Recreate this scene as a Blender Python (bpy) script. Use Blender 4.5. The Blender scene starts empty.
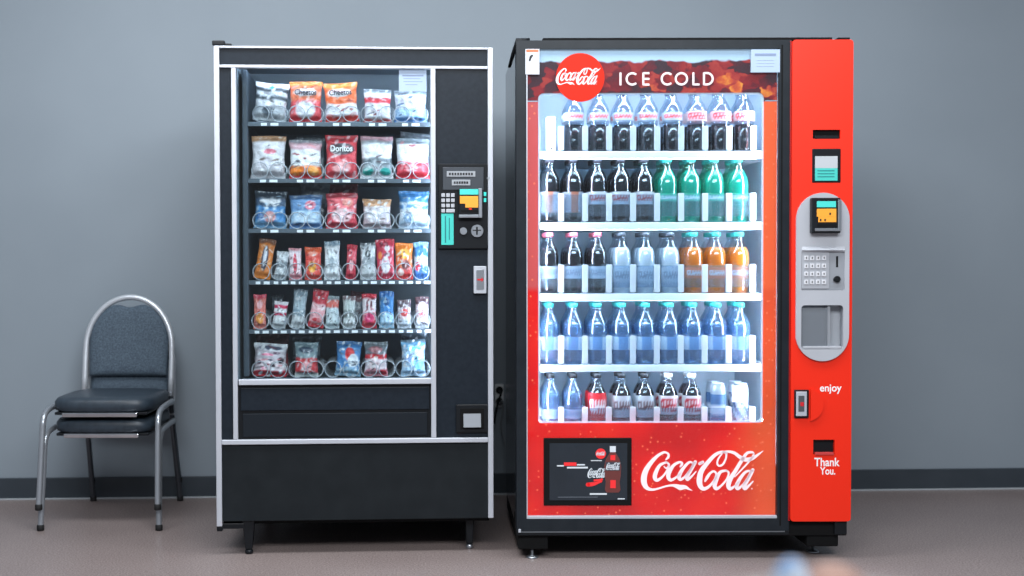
import bpy, bmesh, math, random
from mathutils import Matrix, Vector
random.seed(7)
S = bpy.context.scene
C = S.collection
PI = math.pi

# ------------------------------------------------------------------ camera, world, lights, exposure
F, PX0, PITCH, ROLL, CAMZ = 1245.0, 440.0, 1.37, -0.0022, 1.082
cam_data = bpy.data.cameras.new('camera')
cam = bpy.data.objects.new('camera', cam_data); C.objects.link(cam)
cam_data.sensor_width = 36.0
cam_data.lens = F / 1024 * 36
cam_data.shift_x = (512 - PX0) / 1024
cam_data.clip_start = 0.02
cam_data.dof.use_dof = True
cam_data.dof.focus_distance = 4.6
cam_data.dof.aperture_fstop = 1.5
CAM = Matrix.Translation((0, 0, CAMZ)) @ Matrix.Rotation(math.radians(90 - PITCH), 4, 'X') @ Matrix.Rotation(ROLL, 4, 'Z')
cam.matrix_world = CAM
S.camera = cam

W = bpy.data.worlds.new('room_light'); S.world = W; W.use_nodes = True
W.node_tree.nodes['Background'].inputs[0].default_value = (0.68, 0.74, 0.83, 1)
W.node_tree.nodes['Background'].inputs[1].default_value = 0.27

def area(name, loc, rot, sx, sy, power, col):
    l = bpy.data.lights.new(name, 'AREA'); l.shape = 'RECTANGLE'; l.size = sx; l.size_y = sy
    l.energy = power; l.color = col
    o = bpy.data.objects.new(name, l); C.objects.link(o); o.location = loc; o.rotation_euler = rot
    return o
# ceiling luminaires of the room (above the picture)
area('ceiling_light_panel', (-0.9, 3.7, 3.0), (math.radians(8), 0, 0), 2.2, 0.6, 58, (0.93, 0.97, 1.0))
area('ceiling_light_panel', (1.4, 3.7, 3.0), (math.radians(8), 0, 0), 1.6, 0.6, 30, (0.93, 0.97, 1.0))
area('ceiling_light_panel', (0.3, 0.8, 3.0), (math.radians(28), 0, 0), 3.4, 1.0, 150, (0.96, 0.98, 1.0))

S.view_settings.view_transform = 'Standard'
S.view_settings.look = 'None'
S.view_settings.gamma = 1.0
S.view_settings.use_curve_mapping = False
S.view_settings.exposure = 0.3
try:
    S.cycles.max_bounces = 10; S.cycles.transparent_max_bounces = 24
    S.cycles.transmission_bounces = 8; S.cycles.glossy_bounces = 4
    S.cycles.sample_clamp_indirect = 4.0
    S.cycles.use_denoising = True
except Exception: pass

# ------------------------------------------------------------------ helpers
def lin(c):
    return tuple(((v / 255) / 12.92 if v / 255 <= 0.04045 else ((v / 255 + 0.055) / 1.055) ** 2.4) for v in c)
_m = {}
def mat(name, rgb, rough=0.5, metal=0.0, emit=0.0, trans=0.0, ior=1.45, coat=0.0, ecol=None):
    if name in _m: return _m[name]
    m = bpy.data.materials.new(name); m.use_nodes = True
    b = m.node_tree.nodes['Principled BSDF']; c = lin(rgb)
    b.inputs['Base Color'].default_value = (*c, 1)
    b.inputs['Roughness'].default_value = rough; b.inputs['Metallic'].default_value = metal
    b.inputs['IOR'].default_value = ior
    b.inputs['Transmission Weight'].default_value = trans
    b.inputs['Coat Weight'].default_value = coat
    if emit:
        b.inputs['Emission Color'].default_value = (*(lin(ecol) if ecol else c), 1)
        b.inputs['Emission Strength'].default_value = emit
    _m[name] = m
    return m
def nodes(m): return m.node_tree.nodes, m.node_tree.links
def noisy(m, scale, c1, c2, lo=0.35, hi=0.65, bump=0.0, detail=4, bscale=None):
    """base colour varies between two paints; optional bump"""
    n, l = nodes(m); b = n['Principled BSDF']
    tc = n.new('ShaderNodeTexCoord'); t = n.new('ShaderNodeTexNoise')
    t.inputs['Scale'].default_value = scale; t.inputs['Detail'].default_value = detail
    r = n.new('ShaderNodeValToRGB')
    r.color_ramp.elements[0].position = lo; r.color_ramp.elements[0].color = (*lin(c1), 1)
    r.color_ramp.elements[1].position = hi; r.color_ramp.elements[1].color = (*lin(c2), 1)
    l.new(tc.outputs['Object'], t.inputs['Vector']); l.new(t.outputs['Fac'], r.inputs['Fac'])
    l.new(r.outputs['Color'], b.inputs['Base Color'])
    if bump:
        t2 = n.new('ShaderNodeTexNoise'); t2.inputs['Scale'].default_value = bscale or scale
        l.new(tc.outputs['Object'], t2.inputs['Vector'])
        bp = n.new('ShaderNodeBump'); bp.inputs['Strength'].default_value = bump; bp.inputs['Distance'].default_value = 0.002
        l.new(t2.outputs['Fac'], bp.inputs['Height']); l.new(bp.outputs['Normal'], b.inputs['Normal'])
    return m
def clear(name, tint, gloss=0.06, rough=0.02, milky=0.0, mcol=(235, 240, 245)):
    """thin clear sheet: lets light straight through, with a weak mirror"""
    if name in _m: return _m[name]
    m = bpy.data.materials.new(name); m.use_nodes = True
    n, l = nodes(m); n.remove(n['Principled BSDF']); out = n['Material Output']
    tr = n.new('ShaderNodeBsdfTransparent'); tr.inputs[0].default_value = (*lin(tint), 1)
    gl = n.new('ShaderNodeBsdfGlossy'); gl.inputs['Roughness'].default_value = rough
    fr = n.new('ShaderNodeLayerWeight'); fr.inputs['Blend'].default_value = 0.3
    ma = n.new('ShaderNodeMath'); ma.operation = 'MULTIPLY_ADD'
    ma.inputs[1].default_value = 0.35; ma.inputs[2].default_value = gloss
    mx = n.new('ShaderNodeMixShader')
    l.new(fr.outputs['Facing'], ma.inputs[0]); l.new(ma.outputs[0], mx.inputs[0])
    last = tr.outputs[0]
    if milky:
        df = n.new('ShaderNodeBsdfTranslucent'); df.inputs[0].default_value = (*lin(mcol), 1)
        d2 = n.new('ShaderNodeBsdfDiffuse'); d2.inputs[0].default_value = (*lin(mcol), 1)
        m1 = n.new('ShaderNodeMixShader'); m1.inputs[0].default_value = 0.7
        l.new(df.outputs[0], m1.inputs[1]); l.new(d2.outputs[0], m1.inputs[2])
        m2 = n.new('ShaderNodeMixShader'); m2.inputs[0].default_value = milky
        l.new(tr.outputs[0], m2.inputs[1]); l.new(m1.outputs[0], m2.inputs[2]); last = m2.outputs[0]
    l.new(last, mx.inputs[1]); l.new(gl.outputs[0], mx.inputs[2]); l.new(mx.outputs[0], out.inputs['Surface'])
    _m[name] = m
    return m
def vmat(name, rough=0.35, metal=0.0, coat=0.0):
    """printed wrapper: colours come from the mesh's own print"""
    if name in _m: return _m[name]
    m = mat(name, (255, 255, 255), rough, metal, coat=coat)
    n, l = nodes(m); a = n.new('ShaderNodeVertexColor'); a.layer_name = 'print'
    l.new(a.outputs['Color'], n['Principled BSDF'].inputs['Base Color'])
    if name == 'foil_wrapper':
        tc = n.new('ShaderNodeTexCoord'); t = n.new('ShaderNodeTexNoise'); t.inputs['Scale'].default_value = 38; t.inputs['Detail'].default_value = 2; t.inputs['Distortion'].default_value = 1.5
        bp = n.new('ShaderNodeBump'); bp.inputs['Strength'].default_value = 0.9; bp.inputs['Distance'].default_value = 0.006
        l.new(tc.outputs['Object'], t.inputs['Vector']); l.new(t.outputs['Fac'], bp.inputs['Height']); l.new(bp.outputs['Normal'], n['Principled BSDF'].inputs['Normal'])
    return m

class MB:
    def __init__(s): s.v = []; s.f = []; s.sm = []; s.col = None
    def add(s, vs, fs, smooth=False):
        o = len(s.v); s.v += [tuple(p) for p in vs]
        for f in fs: s.f.append(tuple(i + o for i in f)); s.sm.append(smooth)
        return s
    def box(s, x0, x1, y0, y1, z0, z1):
        return s.add([(x0,y0,z0),(x1,y0,z0),(x1,y1,z0),(x0,y1,z0),(x0,y0,z1),(x1,y0,z1),(x1,y1,z1),(x0,y1,z1)],
              [(0,3,2,1),(4,5,6,7),(0,1,5,4),(1,2,6,5),(2,3,7,6),(3,0,4,7)])
    def tube(s, pts, r, n=10, closed=False, caps=True):
        pts = [Vector(p) for p in pts]; k = len(pts); rings = []
        rs = r if isinstance(r, (list, tuple)) else [r] * k
        prev = None
        for i in range(k):
            a = pts[(i - 1) % k] if (i or closed) else pts[0]
            b = pts[(i + 1) % k] if (i < k - 1 or closed) else pts[-1]
            t = (b - a).normalized()
            if prev is None:
                u = t.orthogonal().normalized()
            else:
                u = (prev - t * prev.dot(t)).normalized()
            prev = u; w = t.cross(u)
            rings.append([pts[i] + (u * math.cos(2*PI*j/n) + w * math.sin(2*PI*j/n)) * rs[i] for j in range(n)])
        vs = [p for rg in rings for p in rg]; fs = []
        for i in range(k if closed else k - 1):
            i2 = (i + 1) % k
            for j in range(n):
                j2 = (j + 1) % n
                fs.append((i*n+j, i*n+j2, i2*n+j2, i2*n+j))
        s.add(vs, fs, True)
        if caps and not closed:
            o = len(s.v) - len(vs)
            s.f.append(tuple(o + j for j in reversed(range(n)))); s.sm.append(False)
            s.f.append(tuple(o + (k-1)*n + j for j in range(n))); s.sm.append(False)
        return s
    def lathe(s, prof, n=24, cx=0, cy=0, cap=True, mod=None):
        """prof = [(r, z)] bottom to top"""
        vs = []
        for r, z in prof:
            for j in range(n):
                a = 2*PI*j/n; rr = r * (mod(a, z) if mod else 1)
                vs.append((cx + rr*math.cos(a), cy + rr*math.sin(a), z))
        fs = [(i*n+j, i*n+(j+1)%n, (i+1)*n+(j+1)%n, (i+1)*n+j) for i in range(len(prof)-1) for j in range(n)]
        s.add(vs, fs, True)
        if cap:
            o = len(s.v) - len(vs)
            s.f.append(tuple(o + j for j in reversed(range(n)))); s.sm.append(False)
            s.f.append(tuple(o + (len(prof)-1)*n + j for j in range(n))); s.sm.append(False)
        return s
    def disc_y(s, cx, cz, r, y0, y1, n=32):
        """short cylinder whose axis is the y direction"""
        vs = [(cx + r*math.cos(2*PI*j/n), y, cz + r*math.sin(2*PI*j/n)) for y in (y0, y1) for j in range(n)]
        fs = [(j, (j+1)%n, n+(j+1)%n, n+j) for j in range(n)]
        fs += [tuple(range(n)), tuple(reversed(range(n, 2*n)))]
        return s.add(vs, fs)
    def build(s, name, m, parent=None, bevel=0.0, seg=2, col=None):
        me = bpy.data.meshes.new(name); me.from_pydata(s.v, [], s.f)
        me.polygons.foreach_set('use_smooth', s.sm)
        if col:
            ca = me.color_attributes.new('print', 'FLOAT_COLOR', 'POINT')
            for i, c in enumerate(col): ca.data[i].color = (*c, 1)
        bm = bmesh.new(); bm.from_mesh(me); bmesh.ops.recalc_face_normals(bm, faces=bm.faces); bm.to_mesh(me); bm.free()
        me.materials.append(m); me.update()
        o = bpy.data.objects.new(name, me); C.objects.link(o)
        if parent is not None: o.parent = parent
        if bevel:
            b = o.modifiers.new('bevel', 'BEVEL'); b.width = bevel; b.segments = seg; b.limit_method = 'ANGLE'; b.angle_limit = math.radians(40)
        return o
def box(name, m, parent, x0, x1, y0, y1, z0, z1, bevel=0.0, seg=2):
    return MB().box(min(x0,x1), max(x0,x1), min(y0,y1), max(y0,y1), min(z0,z1), max(z0,z1)).build(name, m, parent, bevel, seg)
def empty(name, loc=(0,0,0), rz=0.0):
    o = bpy.data.objects.new(name, None); C.objects.link(o); o.empty_display_size = 0.05
    o.location = loc; o.rotation_euler = (0, 0, rz); return o
def tag(o, label=None, cat=None, group=None, kind=None):
    if label: o['label'] = label
    if cat: o['category'] = cat
    if group: o['group'] = group
    if kind: o['kind'] = kind
    return o
def rrect(x0, x1, z0, z1, r, n=8):
    out = []
    for cx, cz, a0 in ((x1-r, z1-r, 0), (x0+r, z1-r, 90), (x0+r, z0+r, 180), (x1-r, z0+r, 270)):
        for i in range(n+1):
            a = math.radians(a0 + 90*i/n); out.append((cx + r*math.cos(a), cz + r*math.sin(a)))
    return out
def circ(cx, cz, r, n=40): return [(cx + r*math.cos(2*PI*i/n), cz + r*math.sin(2*PI*i/n)) for i in range(n)]
def plate(name, m, parent, loops, y, th, bevel=0.0):
    """sheet standing in the x-z plane, front face at y, th thick, with holes (loops after the first)"""
    cu = bpy.data.curves.new(name, 'CURVE'); cu.dimensions = '2D'; cu.fill_mode = 'BOTH'
    cu.extrude = th / 2
    for lp in loops:
        sp = cu.splines.new('POLY'); sp.points.add(len(lp) - 1); sp.use_cyclic_u = True
        for p, q in zip(sp.points, lp): p.co = (q[0], q[1], 0, 1)
    tmp = bpy.data.objects.new('tmp', cu); C.objects.link(tmp)
    dg = bpy.context.evaluated_depsgraph_get()
    me = bpy.data.meshes.new_from_object(tmp.evaluated_get(dg))
    bpy.data.objects.remove(tmp); bpy.data.curves.remove(cu)
    for v in me.vertices:
        x, z, d = v.co; v.co = (x, y + th/2 - d, z)
    me.flip_normals(); me.materials.clear(); me.materials.append(m); me.name = name
    for p in me.polygons: p.use_smooth = False
    o = bpy.data.objects.new(name, me); C.objects.link(o)
    if parent is not None: o.parent = parent
    return o
def text(name, body, m, parent, x, y, z, w, h, th=0.001, bold=0.0, align='CENTER', space=1.0, vertical=False):
    """lettering standing in the x-z plane, fitted to w x h around (x, z)"""
    cu = bpy.data.curves.new(name, 'FONT'); cu.body = body; cu.align_x = align; cu.offset = bold; cu.space_character = space
    cu.extrude = 0.01
    tmp = bpy.data.objects.new('tmp', cu); C.objects.link(tmp)
    dg = bpy.context.evaluated_depsgraph_get()
    me = bpy.data.meshes.new_from_object(tmp.evaluated_get(dg))
    bpy.data.objects.remove(tmp); bpy.data.curves.remove(cu)
    xs = [v.co.x for v in me.vertices]; ys = [v.co.y for v in me.vertices]
    x0, x1, y0, y1 = min(xs), max(xs), min(ys), max(ys)
    for v in me.vertices:
        a = (v.co.x - (x0+x1)/2) / (x1-x0); b = (v.co.y - (y0+y1)/2) / (y1-y0); d = -th if v.co.z > 0 else 0
        v.co = (x - b*w, y + d, z + a*h) if vertical else (x + a*w, y + d, z + b*h)
    me.materials.clear(); me.materials.append(m); me.name = name
    o = bpy.data.objects.new(name, me); C.objects.link(o)
    if parent is not None: o.parent = parent
    return o
def spline(pts, k=8):
    """Catmull-Rom through tuples of any length"""
    out = []; n = len(pts)
    for i in range(n - 1):
        p0 = pts[max(i-1, 0)]; p1 = pts[i]; p2 = pts[i+1]; p3 = pts[min(i+2, n-1)]
        for j in range(k):
            t = j / k
            out.append(tuple(0.5*((2*b) + (-a+c)*t + (2*a-5*b+4*c-d)*t*t + (-a+3*b-3*c+d)*t**3) for a, b, c, d in zip(p0, p1, p2, p3)))
    out.append(tuple(pts[-1])); return out
def pen(mb, pts, tf, y, th, smooth=True):
    """a pen stroke of changing width: pts = (x, y, w) in drawing units, tf maps to (x, z, scale)"""
    q = spline(pts) if smooth else pts
    P = [tf(a, b) for a, b, _ in q]; sc = tf(0, 0)[2]; L = []; R = []
    for i in range(len(q)):
        a = P[max(i-1, 0)]; b = P[min(i+1, len(q)-1)]
        dx, dz = b[0]-a[0], b[1]-a[1]; d = math.hypot(dx, dz) or 1; w = max(q[i][2], 2) * sc / 2
        nx, nz = -dz/d*w, dx/d*w
        L.append((P[i][0]+nx, P[i][1]+nz)); R.append((P[i][0]-nx, P[i][1]-nz))
    vs = []
    for l, r in zip(L, R): vs += [(l[0], y-th, l[1]), (r[0], y-th, r[1]), (l[0], y, l[1]), (r[0], y, r[1])]
    fs = []
    for i in range(len(L)-1):
        a = i*4; b = a+4
        fs += [(a, a+1, b+1, b), (a+2, b+2, b+3, a+3), (a, b, b+2, a+2), (a+1, a+3, b+3, b+1)]
    fs += [(0, 2, 3, 1), (len(vs)-4, len(vs)-3, len(vs)-1, len(vs)-2)]
    mb.add(vs, fs)
    for k in (0, -1):
        w = q[k][2]*sc/2
        if w > 0: mb.disc_y(P[k][0], P[k][1], w, y-th, y, 12)

SCRIPT = [
 [(340,162,14),(366,138,26),(372,108,24),(352,88,22),(310,85,26),(240,125,34),(160,205,48),(105,290,60),(86,370,66),(95,430,60),(130,474,42),(190,488,26),(260,475,20),(340,452,20),(410,442,24),(465,450,44),(510,465,58),(565,462,42),(615,485,18),(650,500,3)],
 [(345,190,22),(270,225,34),(222,310,46),(215,362,46),(245,385,34),(310,340,22),(360,270,22),(376,215,24),(345,190,22)],
 [(376,225,16),(345,255,16),(320,235,12)],
 [(508,238,20),(530,207,26),(500,190,26),(430,225,34),(380,300,46),(370,352,46),(400,384,34),(460,355,24),(510,310,14)],
 [(655,200,20),(610,192,26),(540,260,36),(495,340,44),(508,378,34),(560,350,24),(630,262,20),(660,205,20)],
 [(682,188,38),(640,262,36),(592,340,42),(592,378,36),(640,345,22),(692,290,12)],
 [(733,207,34),(768,190,34)],
 [(1041,92,20),(991,80,30),(911,112,38),(821,200,46),(752,290,56),(731,380,64),(741,448,56),(781,480,42),(841,455,30),(901,390,24),(926,322,24),(896,290,24),(856,310,26),(821,355,34),(796,396,22)],
 [(1041,92,22),(1036,150,20),(1001,215,22),(956,230,22),(936,200,20),(951,150,18),(991,100,14)],
 [(1001,82,22),(1061,76,26),(1131,90,34),(1191,130,40),(1251,162,46),(1331,155,40),(1401,115,26),(1466,70,5)],
 [(1041,282,24),(971,300,34),(926,380,46),(907,448,46),(931,480,34),(991,440,22),(1051,370,22),(1069,308,22),(1041,282,24)],
 [(1361,100,16),(1341,84,24),(1281,95,30),(1221,170,38),(1151,280,42),(1091,370,50),(1066,440,52),(1086,480,38),(1141,450,20),(1191,400,12)],
 [(1361,100,18),(1341,140,20),(1281,210,18),(1211,280,16),(1141,350,12)],
 [(1326,285,20),(1266,298,28),(1201,370,38),(1162,448,44),(1176,480,34),(1231,440,22),(1291,360,20),(1326,290,20)],
 [(1348,276,38),(1306,360,36),(1252,448,44),(1262,480,36),(1311,440,22),(1352,400,12)],
 [(1337,480,14),(1339,482,14)],
]
def script_logo(name, m, parent, x0, x1, z0, z1, y, th=0.0015, fat=1.0):
    mb = MB(); sx = (x1-x0)/(1466-53); sz = (z1-z0)/(505-65)
    tf = lambda a, b: (x0 + (a-53)*sx, z1 - (b-65)*sz, (sx+sz)/2)
    for st in SCRIPT: pen(mb, [(a, b, w*fat) for a, b, w in st], tf, y, th)
    return mb.build(name, m, parent)

# a machine's upright front, found from the picture by casting the camera's rays on it
class Front:
    def __init__(s, depth, xc, rz):
        s.rz = rz; s.R = Matrix.Rotation(rz, 4, 'Z')
        d = CAM.to_3x3() @ Vector(((xc-PX0)/F, 0, -1)); s.p = d * (depth / d.y)
        s.o = Vector((s.p.x, s.p.y, 0)); s.M = Matrix.Translation(s.o) @ s.R; s.Mi = s.M.inverted()
    def P(s, px, py, d=0.0):
        a = s.Mi @ Vector((0, 0, CAMZ)); b = s.Mi @ (Vector((0, 0, CAMZ)) + CAM.to_3x3() @ Vector(((px-PX0)/F, (288-py)/F, -1)))
        t = (d - a.y) / (b.y - a.y); return a + (b - a) * t
    def X(s, px, d=0.0, py=288): return s.P(px, py, d).x
    def Z(s, py, d=0.0, px=None): return s.P(px if px is not None else s.xc, py, d).z
def ray(px, py, y):
    d = CAM.to_3x3() @ Vector(((px-PX0)/F, (288-py)/F, -1)); return Vector((0, 0, CAMZ)) + d * (y / d.y)

# ------------------------------------------------------------------ materials
blk = noisy(mat('black_powder_coat', (34, 38, 43), 0.42), 60, (22, 30, 39), (27, 35, 44), bump=0.15, bscale=900)
dark = mat('black_plastic', (24, 27, 31), 0.35)
void = mat('matt_black', (12, 13, 15), 0.8)
silver = noisy(mat('brushed_aluminium', (190, 195, 205), 0.38, 0.3), 6, (184, 190, 200), (190, 195, 205))
chrome = noisy(mat('chrome', (215, 220, 226), 0.14, 1.0), 20, (208, 213, 220), (222, 226, 232))
steel = mat('steel', (170, 176, 184), 0.3, 0.9)
red = mat('red_enamel', (232, 38, 7), 0.42)
white_ink = mat('white_ink', (238, 238, 240), 0.5)
teal = mat('teal_sticker', (60, 190, 180), 0.45)
orange = mat('orange_sticker', (238, 160, 50), 0.45)
greyp = noisy(mat('silver_grey_plastic', (168, 172, 180), 0.5), 8, (167, 171, 179), (171, 175, 183))
glass = clear('window_glass', (244, 250, 252), 0.035)

def dull(m, v=0.2):
    m.node_tree.nodes['Principled BSDF'].inputs['Specular IOR Level'].default_value = v; return m
for _n in ('black_powder_coat', 'black_plastic', 'matt_black'):
    _m[_n].node_tree.nodes['Principled BSDF'].inputs['Specular IOR Level'].default_value = 0.22

# ------------------------------------------------------------------ room
WALL_Y, WALL_A = 5.67, 0.045
wallm = mat('slate_grey_wall_paint', (132, 143, 153), 0.6)
noisy(wallm, 1.3, (130, 141, 151), (135, 146, 156), bump=0.25, bscale=220)
basem = noisy(mat('charcoal_vinyl_skirting', (52, 60, 68), 0.45), 8, (50, 58, 66), (55, 63, 71))
floorm = mat('taupe_speckled_vinyl', (120, 108, 108), 0.34)
def floor_nodes():
    n, l = nodes(floorm); b = n['Principled BSDF']; tc = n.new('ShaderNodeTexCoord')
    t = n.new('ShaderNodeTexNoise'); t.inputs['Scale'].default_value = 160; t.inputs['Detail'].default_value = 3
    r = n.new('ShaderNodeValToRGB'); e = r.color_ramp.elements
    e[0].position = 0.36; e[0].color = (*lin((106, 95, 94)), 1); e[1].position = 0.66; e[1].color = (*lin((164, 150, 147)), 1)
    t2 = n.new('ShaderNodeTexNoise'); t2.inputs['Scale'].default_value = 2.2; t2.inputs['Detail'].default_value = 5
    r2 = n.new('ShaderNodeValToRGB'); e = r2.color_ramp.elements
    e[0].position = 0.3; e[0].color = (0.86, 0.85, 0.85, 1); e[1].position = 0.7; e[1].color = (1, 1, 1, 1)
    mx = n.new('ShaderNodeMix'); mx.data_type = 'RGBA'; mx.blend_type = 'MULTIPLY'; mx.inputs[0].default_value = 1
    l.new(tc.outputs['Object'], t.inputs['Vector']); l.new(tc.outputs['Object'], t2.inputs['Vector'])
    l.new(t.outputs['Fac'], r.inputs['Fac']); l.new(t2.outputs['Fac'], r2.inputs['Fac'])
    l.new(r.outputs['Color'], mx.inputs[6]); l.new(r2.outputs['Color'], mx.inputs[7]); l.new(mx.outputs[2], b.inputs['Base Color'])
    bp = n.new('ShaderNodeBump'); bp.inputs['Strength'].default_value = 0.06
    l.new(t.outputs['Fac'], bp.inputs['Height']); l.new(bp.outputs['Normal'], b.inputs['Normal'])
floor_nodes()
fl = tag(MB().box(-5, 6, -1.5, 6.2, -0.08, 0).build('floor', floorm), kind='structure')
wr = empty('room'); C.objects.unlink(wr); bpy.data.objects.remove(wr)
def on_wall(o):
    o.location = (0, WALL_Y, 0); o.rotation_euler = (0, 0, WALL_A); return o
on_wall(tag(MB().box(-5, 6, 0, 0.12, -0.05, 3.1).build('wall_back', wallm), kind='structure'))
on_wall(tag(MB().box(-5, 6, -0.009, -0.0005, 0.004, 0.098).build('baseboard_back', basem, bevel=0.003), kind='structure'))
on_wall(tag(MB().box(-5, 6, -0.02, -0.0095, 0.0, 0.007).build('trim_1', mat('pale_trim', (170, 176, 182), 0.5), bevel=0.002), kind='structure'))  # thin pale strip along the foot of the baseboard

# ------------------------------------------------------------------ snack machine
L = Front(4.53, 355, 0.052); L.xc = 340
lx, lz, lr = L.X, L.Z, L
snack = empty('snack_vending_machine', L.o, L.rz)
tag(snack, 'black snack vending machine with silver trim standing beside the stacked chairs', 'vending machine')
def LB(name, m, a, b, c, d, y0, y1, bevel=0.0015, parent=None, dd=0.0):
    """box from picture columns a..b and rows c..d (c above d), y0..y1 deep"""
    dd = dd or min(y0, 0.03)
    return box(name, m, parent or snack, lx(a, dd), lx(b, dd), y0, y1, lz(d, dd), lz(c, dd), bevel)
DEEP = 0.84
x0, x1 = lx(216), lx(492); zb, zt = lz(521), lz(47.5)
# cabinet shell around the product bay
bx0, bx1, bz0, bz1 = lx(236.5), lx(442), lz(382), lz(54)
mb = MB()
mb.box(x0+.004, bx0-.012, .05, DEEP, zb+.02, zt-.004); mb.box(bx1+.012, x1-.004, .05, DEEP, zb+.02, zt-.004)
mb.box(bx0-.012, bx1+.012, .05, DEEP, bz1+.012, zt-.004); mb.box(bx0-.012, bx1+.012, .05, DEEP, zb+.02, bz0-.012)
mb.box(bx0-.012, bx1+.012, DEEP-.06, DEEP, bz0-.012, bz1+.012)
mb.build('cabinet', blk, snack)
liner = noisy(mat('dark_slate_liner', (122, 136, 148), 0.5), 6, (119, 133, 145), (126, 140, 152))
mb = MB()
mb.box(bx0-.011, bx0, .052, DEEP-.06, bz0, bz1); mb.box(bx1, bx1+.011, .052, DEEP-.06, bz0, bz1)
mb.box(bx0, bx1, .052, DEEP-.06, bz1, bz1+.011); mb.box(bx0, bx1, .052, DEEP-.06, bz0-.011, bz0)
mb.box(bx0, bx1, .50, .512, bz0, bz1)
mb.build('interior_liner', liner, snack)
# front panels
LB('header_panel', blk, 220, 488, 48.5, 65.5, 0.004, 0.05)
LB('left_door_strip', blk, 220, 232.5, 68, 439, 0.004, 0.05)
LB('control_column', blk, 436, 488, 68, 439, 0.004, 0.05)
LB('kick_panel', noisy(mat('black_lower_panel', (28, 32, 34), 0.5), 12, (22, 27, 31), (27, 32, 36), bump=0.1, bscale=500), 221, 488, 444, 520, 0.004, 0.05)
for a, b, c, d, nm in ((215, 220.5, 46.5, 525, 'side_trim'), (488, 493.3, 46.5, 520, 'side_trim'), (220.5, 488, 46.5, 48.7, 'top_trim'),
                   (220.5, 488, 65.3, 68.2, 'header_trim'), (232.3, 237, 68.2, 439, 'window_trim'), (431, 436, 68.2, 439, 'window_trim'),
                   (238, 431, 379, 384.5, 'sill_trim'), (220.5, 488, 439, 443.8, 'lower_trim')):
    LB(nm, silver, a, b, c, d, -0.006, 0.02, 0.002)
LB('window_pane', glass, 237, 431, 68.2, 379, 0.012, 0.017, 0)
# delivery hatch
LB('hatch_surround', dark, 237.2, 430.8, 384.6, 439, 0.01, 0.05)
dl = LB('delivery_flap', dull(mat('hatch_grey', (24, 30, 37), 0.5)), 242, 427, 413, 436, 0.004, 0.012, 0.002)
LB('upper_hatch_panel', blk, 240, 429, 387.5, 410, 0.005, 0.012, 0.002)
# hinges
LB('top_hinge', dark, 213.5, 226, 41, 46, 0.0, 0.06, 0.004); LB('hinge_arm', dark, 226, 233, 44, 47.2, 0.01, 0.05, 0.003)
LB('bottom_hinge', dark, 215, 221, 524.8, 530, 0.0, 0.04, 0.004); LB('hinge_arm', dark, 220, 243, 522, 527.5, 0.012, 0.05, 0.003)
# legs
def taper_leg(cx, y, top, w0, w1, foot):
    m = MB(); vs = []
    for z, w in ((0.018, w1), (top, w0)):
        vs += [(cx-w, y-w, z), (cx+w, y-w, z), (cx+w, y+w, z), (cx-w, y+w, z)]
    m.add(vs, [(0,3,2,1),(4,5,6,7),(0,1,5,4),(1,2,6,5),(2,3,7,6),(3,0,4,7)])
    o = m.build('leg', dark, snack, 0.004)
    MB().lathe([(w1*.9, 0), (w1*1.15, 0.004), (w1*1.1, 0.014), (w1*.5, 0.019)], 16, cx, y).build('foot', foot, o)
zl = zb + .02
taper_leg(lx(247.5, .035), .035, zl, .024, .013, dark); taper_leg(lx(469, .07), .07, zl, .017, .012, steel)
taper_leg(x0+.12, DEEP-.08, zl, .024, .014, dark); taper_leg(x1-.12, DEEP-.08, zl, .024, .014, dark)
LB('chassis', void, 222, 489, 519.5, 522.5, 0.03, DEEP-.02)
# selection panel
sp = LB('selection_panel', dark, 438.5, 488, 163.5, 249, -0.008, 0.006, 0.003)
LB('panel_hood', mat('panel_grey', (52, 58, 66), 0.4), 443, 484, 167, 190, -0.012, -0.007, 0.002, sp)
np_ = LB('name_plate', mat('plate_grey', (150, 155, 162), 0.4), 447, 475.5, 171, 176.5, -0.0145, -0.0115, 0.0005, sp)
ink = mat('black_ink', (20, 22, 26), 0.5)
for k in range(9): LB('lettering_mark', ink, 449.2+k*2.75, 451+k*2.75, 172.6, 175, -0.0155, -0.0144, 0, np_)
p2 = LB('name_plate', mat('plate_grey', (150,155,162)), 452, 470.5, 179.5, 185.3, -0.0145, -0.0115, 0.0005, sp)
for k in range(6): LB('lettering_mark', ink, 454+k*2.5, 455.8+k*2.5, 181.3, 183.6, -0.0155, -0.0144, 0, p2)
for r in range(4):
    for c in range(3):
        a = 441.6 + c*4.8; b = 193.3 + r*5.2
        if r == 3 and c == 1: LB('key', greyp, a, a+8.6, b, b+3.6, -0.014, -0.007, 0.001, sp); break
        LB('key', greyp, a, a+3.6, b, b+3.6, -0.014, -0.007, 0.001, sp)
st = LB('instruction_sticker', teal, 441.5, 453.7, 213.5, 245, -0.0095, -0.0079, 0, sp)
LB('sticker_print', mat('teal_print', (20, 110, 115)), 445, 446.2, 216, 243, -0.0101, -0.0094, 0, st)
LB('sticker_print', mat('teal_print', (20, 110, 115)), 449, 449.9, 218, 240, -0.0101, -0.0094, 0, st)
bv = LB('bill_validator', dark, 459.3, 482, 188.5, 217.3, -0.03, -0.0079, 0.004, sp)
LB('bezel', steel, 478.8, 482.4, 188, 217.8, -0.036, -0.028, 0.002, bv); LB('bezel', steel, 459, 479, 214.6, 217.8, -0.036, -0.028, 0.002, bv)
LB('display', mat('teal_display', (70, 205, 195), 0.4), 460, 478.5, 189, 194.6, -0.0315, -0.029, 0.0005, bv)
LB('sticker', orange, 460, 478.3, 196, 203.6, -0.0315, -0.029, 0.0005, bv); LB('sticker', orange, 465.5, 478.3, 203.4, 207.6, -0.0315, -0.029, 0.0005, bv)
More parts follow.
